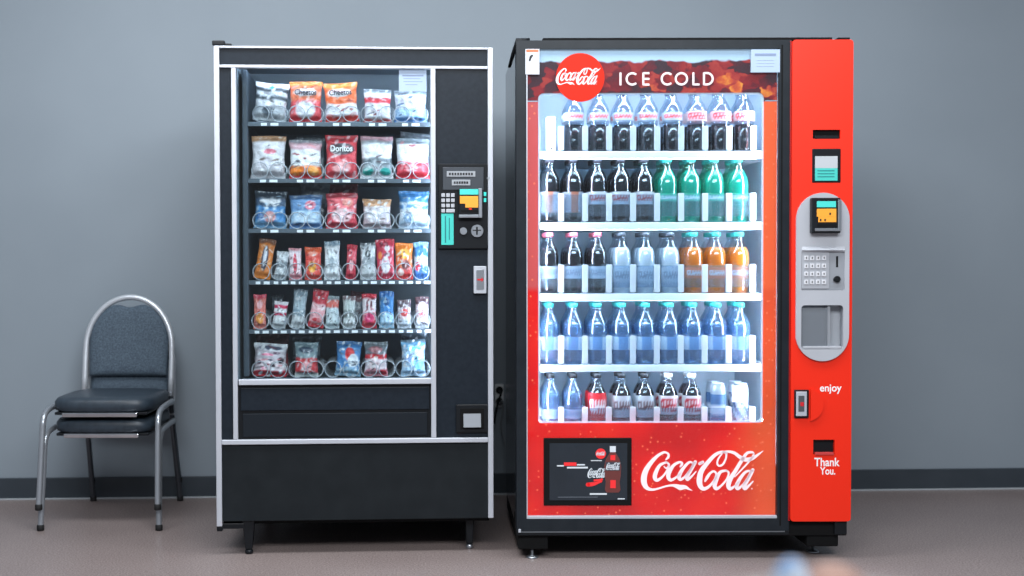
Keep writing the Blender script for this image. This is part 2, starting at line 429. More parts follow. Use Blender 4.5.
LB('note_slot', void, 461, 478, 210, 212.6, -0.031, -0.029, 0, bv); LB('red_mark', red, 469, 472, 208.3, 209.6, -0.0318, -0.029, 0, bv)
for yy in (192, 198): LB('indicator_lamp', mat('teal_lamp', (60, 200, 190), 0.3, emit=0.4), 484, 486.4, yy, yy+4, -0.0105, -0.0079, 0.0005, sp)
def LD(name, m, px, py, rpx, y0, y1, parent, n=28):
    return MB().disc_y(lx(px), lz(py), abs(lx(px+rpx)-lx(px)), y0, y1, n).build(name, m, parent, 0.0008)
LD('coin_button', steel, 463.3, 231.3, 3.6, -0.016, -0.0079, sp)
cs = LD('coin_entry', steel, 477, 231.2, 6.2, -0.014, -0.0079, sp)
LB('coin_slot', void, 476.3, 477.8, 227, 235, -0.0148, -0.0135, 0, cs); LD('slot_boss', mat('plate_grey',(0,0,0)), 477, 229.5, 2.6, -0.0144, -0.0138, cs)
LB('coin_slot_mark', ink, 472.8, 481.2, 229.8, 231, -0.0149, -0.0143, 0, cs)
# door lock
lk = LB('lock_plate', silver, 473.8, 486.5, 266.5, 294, -0.012, 0.006, 0.002)
LB('lock_recess', steel, 476.5, 484, 270, 290, -0.014, -0.0115, 0.001, lk)
m = MB(); xa, xb, za = lx(477), lx(483.4), lz(280)
m.add([(xa, -.0152, za-.003), (xb-.008, -.0152, za-.003), (xb-.008, -.0152, za-.009), (xb, -.0152, za), (xb-.008, -.0152, za+.009), (xb-.008, -.0152, za+.003), (xa, -.0152, za+.003)], [(0,1,2,3,4,5,6)])
m.build('red_arrow', mat('arrow_red', (200, 30, 40)), lk)
LB('rim_button', steel, 487, 490, 177, 179, -0.008, 0, 0.0005)
# coin return
cr = LB('coin_return', dark, 455.8, 488, 405.5, 434, -0.006, 0.006, 0.003)
LB('return_recess', void, 460, 484, 409.5, 430.5, -0.0075, -0.005, 0.001, cr)
m = MB(); a, b, c, d = lx(463), lx(480.5), lz(428), lz(414)
m.add([(a, -.02, c), (b, -.02, c), (b, -.007, d), (a, -.007, d), (a, -.004, c), (b, -.004, c)], [(0,1,2,3), (0,3,4), (1,5,2), (0,4,5,1), (2,5,4,3)])
m.build('return_flap', mat('flap_grey', (128, 134, 142), 0.5), cr, 0.001)
# notice stuck inside the window
paper = mat('pale_blue_paper', (160, 180, 204), 0.6)
nt = LB('window_notice', paper, 399.5, 427, 69.5, 91, 0.0085, 0.0118, 0)
for i, (a, b, c) in enumerate(((403, 424, 74.4), (404, 421, 78), (404, 423, 81), (406, 418, 84))):
    LB('notice_print', mat('grey_blue_ink', (120, 135, 165)), a, b, c, c+(1.6 if i == 0 else .6), 0.008, 0.0086, 0, nt)
box('added_bay_lamp', mat('added_bay_glow', (225, 238, 255), 0.4, emit=24.0), snack, lx(434.5), lx(440), .055, .068, lz(372), lz(72))  # unseen tube added behind the control column to brighten the product bay
box('added_bay_lamp', _m['added_bay_glow'], snack, lx(245), lx(428), .055, .068, lz(62), lz(57))  # second unseen tube, added behind the header for the same fill
LB('side_duct', mat('duct_grey', (66, 76, 86), 0.5), 243, 248.5, 70, 376, 0.09, 0.5, 0.004, dd=0.09)

# trays with their coils
TY = 0.10
wire = mat('coil_wire', (176, 182, 190), 0.35, 0.3); railm = mat('tray_rail', (92, 102, 112), 0.4, 0.3)
tagm = mat('price_tag_white', (236, 240, 244), 0.5)
trays = [(123, [270, 306, 342, 378, 411], 2), (179.5, [269, 306, 342, 377, 412], 2), (229.5, [270, 306, 342, 377, 413], 2),
         (281, [261, 279, 296, 314, 332, 350, 368, 386, 404, 421], 1), (330, [260, 278, 296, 314, 331, 349, 368, 386, 404, 422], 1),
         (378.5, [269, 306, 342, 378, 413], 2)]
trz = []
for ti, (py, cols, nc) in enumerate(trays):
    z = lz(py, TY); trz.append(z)
    tr = box('tray', mat('tray_sheet', (60, 68, 76), 0.4), snack, bx0+.012 if ti else bx0+.01, lx(433.5, TY), TY+.006, .498, z-.004, z, 0)
    box('tray_rail', railm, tr, bx0+.012, lx(431.5, TY), TY-.003, TY+.0055, z-.013, z+.003, 0.001)
    r = 0.030 if nc == 2 else 0.031
    for cxp in cols:
        cx = lx(cxp, TY, py)
        for sgn in ((-1, 1) if nc == 2 else (0,)):
            ox = cx + sgn*0.034
            pts = [(ox + r*math.cos(t), TY+.004 + .055*max(0, (t-PI*.5)/(2*PI)-.7), z + r + .004 + r*math.sin(t)) for t in [PI*.5 + k*2*PI/22 for k in range(0, 22*6+1)]]
            MB().tube(pts, 0.0016, 6).build('spiral_coil', wire, tr)
        for dx, w in ((-9, 6), (0.5, 8)) if nc == 2 else ((-5.2, 4.6), (2.8, 6)):
            a = lx(cxp+dx, TY, py); b = lx(cxp+dx+w, TY, py)
            box('price_tag', tagm, tr, a, b, TY-.0045, TY-.0031, z-.011, z-.001, 0)

# snack packets
def rnd(seed):
    r = random.Random(seed); return r
def mixc(a, b, t): return tuple(x*(1-t)+y*t for x, y in zip(a, b))
def packet(key, w, h, th, art, seed, name='snack_bag', word=None, bend=0.0):
    """pillow bag with crimped ends, in local axes x width, y depth, z up; art(u, v, rnd) gives the print colour"""
    r = rnd(seed); NU, NV = 26, 42
    ph = [r.uniform(0, 6.28) for _ in range(10)]
    vs = []; col = []
    for side in (0, 1):
        for j in range(NV+1):
            v = j/NV
            for i in range(NU+1):
                u = i/NU
                body = max(0, min(1, (v-.05)/.13)) * max(0, min(1, (.95-v)/.15)); body = body*body*(3-2*body)
                e = max(0, 1 - abs(2*u-1)**2.6)**.55
                t = th*.5*e*(.04+.96*body)*(1.12-.3*v)
                wr = (math.sin(11*u+5*v+ph[0])*math.sin(7*v+ph[1]) + .6*math.sin(23*u+ph[2]+9*v) + .5*math.sin(29*v+ph[3]+6*u))*th*.035*e
                crimp = (1-body)*math.sin(u*46)*.0007
                ww = w*(1-.09*body*math.sin(PI*v) + .012*math.sin(17*v+ph[4]))
                x = (u-.5)*ww + bend*math.sin(PI*v)*w*.5 + bend*.4*w*v; y = (-1 if side == 0 else 1)*(t+.0004) + (wr if side == 0 else wr*.4) + crimp
                z = v*h + .004*math.sin(5*u+ph[5])*v*h*3
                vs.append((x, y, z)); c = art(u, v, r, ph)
                col.append(lin(c))
    n1 = (NU+1)*(NV+1); fs = []
    for j in range(NV):
        for i in range(NU):
            a = j*(NU+1)+i; b = a+1; c = a+NU+2; d = a+NU+1
            fs.append((a, b, c, d)); fs.append((n1+a, n1+d, n1+c, n1+b))
    for i in range(NU):
        fs.append((i, n1+i, n1+i+1, i+1)); a = NV*(NU+1)+i; fs.append((a, a+1, n1+a+1, n1+a))
    for j in range(NV):
        a = j*(NU+1); b = a+NU+1; fs.append((a, b, n1+b, n1+a)); a += NU; b += NU; fs.append((a, n1+a, n1+b, b))
    mb = MB(); mb.add(vs, fs, True)
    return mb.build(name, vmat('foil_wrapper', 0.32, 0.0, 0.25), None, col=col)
bpm = None
def art(bands, blobs=(), noise=0.10, wrinkle=(232, 232, 236)):
    """bands: (v from, colour) bottom to top; blobs: (u, v, ru, rv, colour)"""
    # small printed clutter: lettering-like bars in the pack's own dark, light and accent inks
    q_ = random.Random(int(sum(bands[0][1]) + 7*len(bands) + sum(sum(b[1]) for b in bands)))
    cl = []
    for _ in range(11):
        ink_ = q_.choice([mixc(bands[-1][1], (40, 36, 44), .6), (238, 238, 240), mixc(bands[0][1], (60, 50, 56), .45), mixc(bands[0][1], (240, 240, 240), .5)])
        cl.append((q_.uniform(.15, .85), q_.uniform(.1, .9), q_.uniform(.05, .17), q_.uniform(.014, .04), ink_, q_.uniform(-.35, .35)))
    def f(u, v, r, ph):
        vv = v + .015*math.sin(9*u+ph[6])
        c = bands[0][1]
        for k, (a, cc) in enumerate(bands):
            if vv >= a:
                t = min(1, (vv-a)/.05); c = mixc(bands[k-1][1] if k else cc, cc, t)
        for (a, b, ru, rv, cc) in blobs:
            d = ((u-a)/ru)**2 + ((v-b)/rv)**2
            if d < 1.15: c = mixc(cc, c, max(0, min(1, (d-.75)/.4)))
        for (a, b, ru, rv, cc, sl) in cl:
            d = ((u-a)/ru)**2 + ((v-b-sl*(u-a))/rv)**2
            if d < 1.2: c = mixc(cc, c, .25 + .75*max(0, min(1, (d-.6)/.6)))
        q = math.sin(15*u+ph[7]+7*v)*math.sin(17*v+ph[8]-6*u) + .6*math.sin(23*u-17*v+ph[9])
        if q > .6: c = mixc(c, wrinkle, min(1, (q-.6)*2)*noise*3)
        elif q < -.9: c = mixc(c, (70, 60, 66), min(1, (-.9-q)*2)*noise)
        return c
    return f
Wt, Rd, Or, Gy, Bl, Pk, Dk, Tn, Te = (236,236,240), (216,50,62), (240,140,60), (150,158,166), (60,118,170), (232,130,138), (45,50,58), (200,150,112), (20,150,140)
PB = (150, 190, 220); DR = (140, 50, 60)
A = art
bags = [
 # tray, column px, width px, top py, tilt, thickness, art, label
 (0, 270, 34, 83, .10, A([(0,(190,196,202)),(.35,Wt),(.52,(70,80,88)),(.62,(210,214,218)),(.74,(60,68,76)),(.84,Wt)],[(.45,.25,.2,.12,(90,100,110)),(.5,.88,.08,.05,Te)],.25), 'black and white striped crisp bag, far left on the top snack tray'),
 (0, 306, 33, 81.5, .02, A([(0,Rd),(.12,(232,90,96)),(.5,(238,120,80)),(.88,Or)],[(.5,.3,.33,.22,Wt),(.5,.72,.38,.1,(225,215,215))],.18), 'upright orange topped crisp bag with red body, second on the top snack tray'),
 (0, 343, 34, 82.5, -.06, A([(0,(215,60,50)),(.12,Wt),(.42,(240,110,60)),(.85,Or)],[(.5,.28,.4,.16,Wt),(.45,.73,.38,.11,(235,230,230))],.15), 'tilted orange topped crisp bag with white belly, third on the top snack tray'),
 (0, 378, 28, 89, .0, A([(0,(200,70,70)),(.08,Wt),(.55,Rd),(.7,Wt),(.86,(120,128,136))],[(.5,.3,.3,.12,(222,214,220))],.2), 'small white crisp bag with red name band on the top snack tray'),
 (0, 411, 33, 90, .0, A([(0,(90,140,200)),(.14,(170,200,228)),(.4,(214,222,232)),(.85,(120,130,140))],[(.5,.66,.36,.15,(226,222,232))],.18), 'pale bag with light blue foot under the window notice on the top snack tray'),
 (1, 268.5, 35, 136, .02, A([(0,(200,196,202)),(.2,(226,222,228)),(.85,Tn)],[(.55,.62,.2,.06,(232,120,140)),(.45,.35,.3,.15,(214,208,216))],.12), 'white crisp bag with tan top, far left on the second snack tray'),
 (1, 306, 33, 140, .0, A([(0,Rd),(.08,(238,120,60)),(.3,Wt),(.72,(214,170,180)),(.9,(150,150,158))],[(.22,.2,.18,.12,(240,130,40)),(.75,.2,.18,.12,(240,160,70))],.1), 'white crisp bag with orange foot, second on the second snack tray'),
 (1, 342, 33, 135, .0, A([(0,(214,70,80)),(.5,(214,60,70)),(.8,(206,60,70))],[(.5,.68,.42,.14,(70,66,74)),(.5,.25,.3,.14,(238,170,172))],.22), 'bright red triangle chip bag with dark lettering on the second snack tray'),
 (1, 377, 33, 136, .0, A([(0,Wt),(.1,(150,160,166)),(.32,(110,120,128)),(.46,Wt),(.78,(170,174,180)),(.88,(200,150,160))],[(.22,.17,.17,.09,Te),(.78,.17,.17,.09,Te)],.15), 'grey and white crisp bag with teal patches on the second snack tray'),
 (1, 413, 34, 138, .0, A([(0,Rd),(.1,(222,70,84)),(.38,Wt),(.82,(130,138,146))],[(.45,.25,.2,.1,(236,150,158)),(.75,.52,.12,.1,(150,130,140))],.14), 'grey topped white bag with red foot, far right on the second snack tray'),
 (2, 270, 33, 191, .03, A([(0,(120,170,210)),(.14,(80,140,196)),(.55,(70,90,116)),(.75,(56,66,78))],[(.5,.3,.2,.16,(214,150,150)),(.5,.72,.36,.07,(200,200,206)),(.2,.3,.1,.12,(60,110,180))],.18), 'dark topped blue crisp bag, far left on the third snack tray'),
 (2, 306, 33, 195, .0, A([(0,(96,140,196)),(.15,(170,200,226)),(.5,(110,150,196)),(.85,(80,110,150))],[(.65,.68,.18,.14,(220,110,130)),(.5,.3,.36,.14,(190,212,232))],.15), 'pale blue crisp bag with pink square, second on the third snack tray'),
 (2, 342, 32, 193, .0, A([(0,(214,70,84)),(.4,(230,100,110)),(.85,(170,60,70))],[(.5,.36,.36,.2,(240,196,200)),(.7,.72,.18,.12,(236,150,140))],.22), 'pink and red crisp bag, middle of the third snack tray'),
 (2, 377, 29, 199, .0, A([(0,(190,170,176)),(.3,(214,204,210)),(.72,Tn)],[(.4,.4,.3,.2,(226,220,226))],.3), 'short tan topped bag with crumpled white front on the third snack tray'),
 (2, 414, 31, 191, .0, A([(0,(176,196,216)),(.2,(206,216,226)),(.5,(70,120,170)),(.6,(190,206,220)),(.68,Bl)],[(.3,.28,.16,.12,(120,150,180))],.22), 'blue and white crisp bag, far right on the third snack tray'),
 (3, 261.5, 17, 238, .16, A([(0,Or),(.12,(226,130,60)),(.85,(130,84,62))],[(.5,.5,.22,.32,(60,60,80)),(.5,.55,.12,.26,(222,222,232))],.1), 'tall orange brown nut bar leaning right, first on the fourth snack tray'),
 (3, 279.5, 13, 251, .14, A([(0,(186,192,198)),(.4,(130,138,146)),(.6,(196,200,206))],[],.3), 'short silver bar, second on the fourth snack tray'),
 (3, 295.5, 13, 248, -.02, A([(0,(232,150,160)),(.15,(240,220,226)),(.9,(236,160,170))],[(.5,.5,.16,.34,(220,70,90))],.15), 'white and pink bar with red lettering, third on the fourth snack tray'),
 (3, 313, 17, 247, .0, A([(0,(224,80,70)),(.8,(236,96,56))],[(.45,.4,.25,.18,(244,170,60)),(.5,.8,.3,.08,(240,150,130))],.12), 'orange red bar with yellow disc, fourth on the fourth snack tray'),
 (3, 332, 16, 241, .0, A([(0,(226,230,234)),(.3,(200,206,212)),(.5,(232,234,238)),(.85,(140,160,176))],[(.5,.4,.2,.2,(170,180,190))],.2), 'silver white bar, fifth on the fourth snack tray'),
 (3, 350.5, 10.5, 244.5, .05, A([(0,(200,60,76)),(.5,(226,90,104)),(.8,(206,60,76))],[(.5,.4,.25,.16,(236,170,176))],.1), 'narrow red stick bar, sixth on the fourth snack tray'),
 (3, 368, 16, 242.5, .0, A([(0,(200,204,208)),(.4,(150,156,162)),(.6,(214,218,222)),(.9,(110,116,122))],[(.5,.7,.2,.1,(70,76,82))],.35), 'silver and black bar, seventh on the fourth snack tray'),
 (3, 386, 19, 239, -.03, A([(0,(206,60,84)),(.85,(214,60,80))],[(.5,.35,.26,.22,(228,220,226)),(.62,.76,.16,.08,(230,220,222)),(.2,.6,.12,.1,(236,130,60)),(.6,.6,.2,.05,(120,60,80))],.2), 'crimson sweets packet with white centre, eighth on the fourth snack tray'),
 (3, 404, 18, 243, .0, A([(0,(206,60,60)),(.3,(230,110,60)),(.6,(240,130,50))],[(.5,.7,.3,.14,(250,170,60)),(.6,.4,.25,.14,(120,60,60)),(.3,.2,.2,.1,(236,200,190))],.22), 'orange and red sweets packet, ninth on the fourth snack tray'),
 (3, 421, 15, 242, .0, A([(0,(66,110,170)),(.35,(200,214,228)),(.6,(60,120,180)),(.85,(150,190,216))],[(.25,.35,.2,.12,(220,60,80)),(.6,.55,.2,.1,(236,236,240))],.25), 'blue and white packet with red dot, last on the fourth snack tray'),
 (4, 259.5, 13, 294, .0, A([(0,(232,130,120)),(.85,(214,70,90))],[(.5,.3,.34,.16,(244,160,80)),(.5,.7,.24,.12,(240,180,184))],.1), 'pink wafer bar with orange base, first on the fifth snack tray'),
 (4, 278, 14, 301, .12, A([(0,(190,196,200)),(.25,(232,232,236)),(.45,(200,40,80)),(.56,(236,236,240)),(.72,(200,40,80)),(.84,(236,230,236))],[],.15), 'short white bar with two red stripes, second on the fifth snack tray'),
 (4, 297, 14, 289, .10, A([(0,(200,206,210)),(.3,(130,150,164)),(.45,(170,186,196)),(.8,(140,156,168))],[],.25), 'tall silver blue bar leaning right, third on the fifth snack tray'),
 (4, 315, 16, 289, .16, A([(0,(206,50,60)),(.1,(236,170,176)),(.45,(238,200,204)),(.6,(206,60,74))],[(.5,.2,.3,.05,(200,60,70))],.12), 'red topped bar with pink base leaning right, fourth on the fifth snack tray'),
 (4, 332, 14, 296, .0, A([(0,(190,206,212)),(.55,(200,214,220)),(.62,(226,110,100)),(.85,(150,160,166))],[(.5,.3,.3,.16,(214,226,230))],.2), 'pale grey bar with coral band, fifth on the fifth snack tray'),
 (4, 349, 13, 296, .0, A([(0,(200,206,208)),(.3,(140,150,150)),(.55,(196,204,204)),(.85,(140,120,124))],[],.35), 'crumpled silver bar, sixth on the fifth snack tray'),
 (4, 369, 15, 294, .0, A([(0,(206,60,76)),(.2,(230,150,160)),(.45,(226,214,218)),(.85,(206,40,60))],[(.5,.3,.34,.14,(214,60,110)),(.35,.65,.08,.15,(120,70,80)),(.65,.65,.08,.15,(120,70,80))],.1), 'red topped striped bar with magenta disc, seventh on the fifth snack tray'),
 (4, 386.5, 15, 291.5, .0, A([(0,(150,196,226)),(.38,(66,130,190)),(.85,(50,104,170))],[(.5,.22,.36,.18,(176,210,234)),(.5,.7,.2,.1,(40,80,130))],.15), 'bright blue bar with pale base, eighth on the fifth snack tray'),
 (4, 404, 14, 300, .0, A([(0,(196,204,216)),(.3,(214,190,194)),(.7,(110,90,96))],[(.5,.55,.3,.14,(206,70,70))],.3), 'short brown and white bar with red patch, ninth on the fifth snack tray'),
 (4, 422, 14, 297, .0, A([(0,(206,206,212)),(.3,(220,190,194)),(.75,(104,74,80))],[(.5,.45,.24,.12,(190,100,106)),(.5,.78,.24,.06,(190,180,184))],.28), 'brown topped bar, last on the fifth snack tray'),
 (5, 269, 34, 343, .04, A([(0,(196,34,50)),(.16,(226,206,212)),(.5,(200,190,198)),(.78,(206,206,212))],[(.5,.86,.36,.07,(90,96,120)),(.16,.42,.07,.06,(90,60,80)),(.84,.5,.1,.1,(60,48,58)),(.42,.66,.2,.04,(226,120,150)),(.6,.34,.09,.05,(70,56,66)),(.7,.72,.12,.04,(120,90,110)),(.3,.28,.1,.05,(210,110,140)),(.5,.5,.08,.04,(100,90,110))],.35), 'white sweets bag with dark specks and red foot, first on the bottom snack tray'),
 (5, 306, 24, 342, .0, A([(0,(200,206,206)),(.1,(206,60,66)),(.52,(130,150,156)),(.85,(110,130,138))],[(.5,.78,.34,.09,(60,76,96)),(.5,.3,.24,.16,(232,160,164))],.2), 'grey topped candy bag with red lower half on the bottom snack tray'),
 (5, 347, 26, 341.5, .06, A([(0,(150,190,216)),(.2,(70,130,186)),(.85,(60,110,160))],[(.55,.62,.2,.2,(220,60,60)),(.7,.45,.24,.2,(224,228,234)),(.48,.68,.11,.14,(216,50,60))],.25), 'blue bag with red and white centre, middle of the bottom snack tray'),
 (5, 375.5, 24, 342, .0, A([(0,(200,130,140)),(.2,(220,200,204)),(.5,(196,30,40)),(.62,(110,118,124))],[(.5,.78,.3,.1,(170,110,116)),(.5,.55,.1,.05,(240,200,190)),(.8,.12,.16,.08,(190,30,50))],.22), 'grey topped bag with red band, fourth on the bottom snack tray'),
 (5, 413, 25, 340, .0, A([(0,(170,200,226)),(.78,(120,180,220)),(.9,(80,100,112))],[(.55,.75,.3,.04,(60,190,196)),(.3,.5,.16,.14,(120,150,200)),(.7,.35,.2,.2,(110,170,210))],.4), 'speckled pale blue bag, last on the bottom snack tray'),
]
bag_group = ['crisp bags on the top snack tray', 'crisp bags on the second snack tray', 'crisp bags on the third snack tray', 'bars on the fourth snack tray', 'bars on the fifth snack tray', 'candy bags on the bottom snack tray']
words = {1: ('Cheetos', (60, 60, 70), .72), 2: ('Cheetos', (60, 60, 70), .73), 7: ('Doritos', (240, 240, 240), .68)}
for i, (t, cp, wp, top, tilt, fn, label) in enumerate(bags):
    d = TY + .036
    z0 = trz[t] + .003
    w = lx(cp+wp/2, d, 250) - lx(cp-wp/2, d, 250); h = lz(top, d) - z0
    big = t in (0, 1, 2, 5)
    o = packet(i, w, h, .045 if big else .026, fn, 100+i, 'snack_bag' if big else 'candy_bar')
    p = L.M @ Vector((lx(cp, d, 250), d, z0 + (abs(tilt)*w*.5)))
    o.location = p; o.rotation_euler = (math.radians(-4), tilt, L.rz)
    if tilt: o.scale = (1, 1, 1 - abs(tilt)*w/h*.5)
    tag(o, label, 'snack bag' if big else 'candy bar', bag_group[t])
    if i in words:
        wd, c, v = words[i]
        text('wordmark', wd, mat('wordmark_%s' % wd.lower(), c, 0.5), o, 0, -.0255, v*h, w*.66, h*.14, .0008, 0.02)
# packets standing behind the front ones
for t, cp, wp, top, tilt, fn, label in (
    (1, 311, 30, 137, .0, A([(0,Gy),(.5,(120,126,134)),(.85,(100,108,116))]), 'dark grey crisp bag behind the second bag of the second snack tray'),
    (1, 413, 34, 134, .1, A([(0,Gy),(.5,(130,138,146)),(.85,(120,128,136))]), 'grey crisp bag behind the last bag of the second snack tray'),
    (2, 311, 32, 184, .12, A([(0,Dk),(.5,(84,92,100)),(.85,(110,118,126))]), 'tilted dark grey bag behind the second bag of the third snack tray'),
    (2, 343, 30, 184, .0, A([(0,DR),(.5,(110,44,52)),(.85,(96,40,46))]), 'dark red bag behind the middle bag of the third snack tray'),
    (4, 277, 12, 295, .0, A([(0,Dk),(.5,(70,78,86))]), 'dark bar behind the striped bar of the fifth snack tray'),
    (4, 354, 14, 292, .1, A([(0,Gy),(.7,(130,90,96))]), 'brown grey bar behind the crumpled bar of the fifth snack tray'),
    (5, 272, 34, 333, .0, A([(0,DR),(.5,(96,50,56)),(.85,(84,44,50))]), 'dark red candy bag behind the first bag of the bottom snack tray'),
    (5, 306, 30, 336, .0, A([(0,Dk),(.5,(90,104,112)),(.85,(80,92,100))]), 'dark grey candy bag behind the second bag of the bottom snack tray'),
    (5, 414, 26, 333, .0, A([(0,Dk),(.5,(60,68,76)),(.85,(96,110,120))],(),.3), 'dark speckled bag behind the last bag of the bottom snack tray')):
    d = TY + .095; z0 = trz[t] + .003
    w = lx(cp+wp/2, d, 250) - lx(cp-wp/2, d, 250); h = lz(top, d) - z0
    big = wp > 18
    o = packet(0, w, h, .04 if big else .024, fn, int(cp*7+top), 'snack_bag' if big else 'candy_bar')
    o.location = L.M @ Vector((lx(cp, d, 250), d, z0 + abs(tilt)*w*.5)); o.rotation_euler = (math.radians(-3), tilt, L.rz)
    tag(o, label, 'snack bag' if big else 'candy bar', 'packets behind the front row of the snack machine')

# ------------------------------------------------------------------ drinks machine
R = Front(4.44, 683, 0.0); R.xc = 683
rx, rz_ = R.X, R.Z
drink = empty('drinks_vending_machine', R.o, R.rz)
tag(drink, 'tall red drinks vending machine with lit glass front at right', 'vending machine')
def RB(name, m, a, b, c, d, y0, y1, bevel=0.0015, parent=None, dd=0.0):
    dd = dd or min(y0, 0.03)
    return box(name, m, parent or drink, rx(a, dd), rx(b, dd), y0, y1, rz_(d, dd), rz_(c, dd), bevel)
DR_ = 0.80
framem = noisy(mat('charcoal_door_frame', (28, 34, 40), 0.35), 20, (26, 32, 38), (31, 37, 43))
X0, X1 = rx(516.5), rx(851); ZB, ZT = rz_(521), rz_(39.5)
wx0, wx1 = rx(530), rx(786)
dull(framem, .25); dull(_m['black_lower_panel'])
mb = MB(); zc0 = rz_(532)
mb.box(X0+.004, wx0, .075, DR_, zc0, ZT-.006); mb.box(wx1, X1-.012, .03, DR_, zc0, ZT-.006)
mb.box(wx0, wx1, .075, DR_, rz_(46), ZT-.006); mb.box(wx0, wx1, .075, DR_, zc0, rz_(468))
mb.box(wx0, wx1, DR_-.05, DR_, zc0, ZT-.006)
mb.build('cabinet', mat('glossy_side_panel', (46, 50, 57), 0.13, 0.55), drink)
lin_m = noisy(mat('pale_blue_liner', (206, 224, 238), 0.45), 5, (203, 222, 237), (210, 227, 240))
zi0, zi1 = rz_(468), rz_(46)
mb = MB(); mb.box(wx0, wx0+.008, .075, DR_-.05, zi0, zi1); mb.box(wx1-.008, wx1, .075, DR_-.05, zi0, zi1)
mb.box(wx0+.008, wx1-.008, .075, DR_-.05, zi1-.008, zi1); mb.box(wx0+.008, wx1-.008, .075, DR_-.05, zi0, zi0+.008)
mb.box(wx0+.008, wx1-.008, DR_-.062, DR_-.0505, zi0+.008, zi1-.008)
mb.build('interior_liner', lin_m, drink)
# door frame
plate('door_frame', framem, drink, [[(X0, rz_(531)), (rx(790), rz_(531)), (rx(790), rz_(40)), (X0, rz_(40))],
      [(rx(526.5), rz_(518.5)), (rx(778), rz_(518.5)), (rx(778), rz_(48.5)), (rx(526.5), rz_(48.5))]], 0.0, 0.07)
RB('frame_seam', void, 780.5, 782, 45, 526, -0.0008, 0.001, 0)
RB('bottom_bead', silver, 526.5, 778, 515.8, 518.7, 0.001, 0.02, 0.001)
RB('left_bead', silver, 526.3, 527.6, 48.5, 516, 0.001, 0.02, 0.0005)
RB('top_cap', void, 543, 831, 37.6, 40.2, 0.02, 0.5, 0.001)
RB('top_cap', void, 837, 848.5, 37.8, 40, 0.02, 0.3, 0.001)
m = MB(); m.tube([(rx(530), .03, ZT+.004), (rx(518), .02, ZT+.002), (rx(514.5), .06, rz_(50)), (rx(512), .14, rz_(60))], [.008, .009, .008, .006], 8)
m.build('top_hinge', dark, drink)
# graphic behind the glass: one printed sheet with a window, in three printed parts
gy, gt = 0.016, 0.004
def art_header():
    m = mat('iced_cola_print', (140, 40, 36), 0.3); n, l = nodes(m); b = n['Principled BSDF']
    tc = n.new('ShaderNodeTexCoord'); sx = n.new('ShaderNodeSeparateXYZ'); l.new(tc.outputs['Object'], sx.inputs[0])
    mp = n.new('ShaderNodeMapping'); mp.inputs['Rotation'].default_value = (0, .5, 0); mp.inputs['Scale'].default_value = (1, 1, 1.25); l.new(tc.outputs['Object'], mp.inputs[0])
    nz = n.new('ShaderNodeTexNoise'); nz.inputs['Scale'].default_value = 22; l.new(mp.outputs[0], nz.inputs['Vector'])
    wv = n.new('ShaderNodeMix'); wv.data_type = 'RGBA'; wv.inputs[0].default_value = .05; l.new(mp.outputs[0], wv.inputs[6]); l.new(nz.outputs['Color'], wv.inputs[7])
    vo = n.new('ShaderNodeTexVoronoi'); vo.feature = 'SMOOTH_F1'; vo.inputs['Scale'].default_value = 22; vo.inputs['Smoothness'].default_value = .18; vo.distance = 'CHEBYCHEV'
    l.new(wv.outputs[2], vo.inputs['Vector']); sp_ = n.new('ShaderNodeSeparateColor'); l.new(vo.outputs['Color'], sp_.inputs[0])
    no = n.new('ShaderNodeTexNoise'); no.inputs['Scale'].default_value = 26; no.inputs['Detail'].default_value = 4; l.new(tc.outputs['Object'], no.inputs['Vector'])
    mm = n.new('ShaderNodeMath'); mm.operation = 'MULTIPLY_ADD'; mm.inputs[1].default_value = .75
    n3 = n.new('ShaderNodeMath'); n3.operation = 'MULTIPLY'; n3.inputs[1].default_value = .4; l.new(no.outputs['Fac'], n3.inputs[0])
    l.new(sp_.outputs[0], mm.inputs[0]); l.new(n3.outputs[0], mm.inputs[2])
    xr = n.new('ShaderNodeMapRange'); xr.inputs[1].default_value = rx(600); xr.inputs[2].default_value = rx(740); xr.inputs[3].default_value = -.12; xr.inputs[4].default_value = .04
    l.new(sx.outputs[0], xr.inputs[0]); ad = n.new('ShaderNodeMath'); ad.operation = 'ADD'; l.new(mm.outputs[0], ad.inputs[0]); l.new(xr.outputs[0], ad.inputs[1])
    r = n.new('ShaderNodeValToRGB'); cr_ = r.color_ramp; cr_.elements[0].position = .18; cr_.elements[0].color = (*lin((74, 46, 50)), 1)
    cr_.elements[1].position = .98; cr_.elements[1].color = (*lin((250, 150, 60)), 1)
    for p, c in ((.38, (92, 40, 46)), (.54, (134, 34, 40)), (.70, (168, 44, 44)), (.84, (196, 66, 54)), (.91, (226, 96, 50))):
        e = cr_.elements.new(p); e.color = (*lin(c), 1)
    l.new(ad.outputs[0], r.inputs['Fac'])
    # wavy liquid line; pale air above
    n2 = n.new('ShaderNodeTexNoise'); n2.inputs['Scale'].default_value = 14; l.new(tc.outputs['Object'], n2.inputs['Vector'])
    m2 = n.new('ShaderNodeMath'); m2.operation = 'MULTIPLY_ADD'; m2.inputs[1].default_value = .045; l.new(n2.outputs['Fac'], m2.inputs[0]); l.new(sx.outputs[2], m2.inputs[2])
    mr = n.new('ShaderNodeMapRange'); z = rz_(60) + .022; mr.inputs[1].default_value = z - .003; mr.inputs[2].default_value = z + .003
    l.new(m2.outputs[0], mr.inputs[0])
    mx = n.new('ShaderNodeMix'); mx.data_type = 'RGBA'; mx.inputs[7].default_value = (*lin((206, 218, 232)), 1)
    l.new(mr.outputs[0], mx.inputs[0]); l.new(r.outputs['Color'], mx.inputs[6])
    # thin orange meniscus
    l.new(mx.outputs[2], b.inputs['Base Color']); l.new(mx.outputs[2], b.inputs['Emission Color']); b.inputs['Emission Strength'].default_value = 0.2; dull(m)
    return m
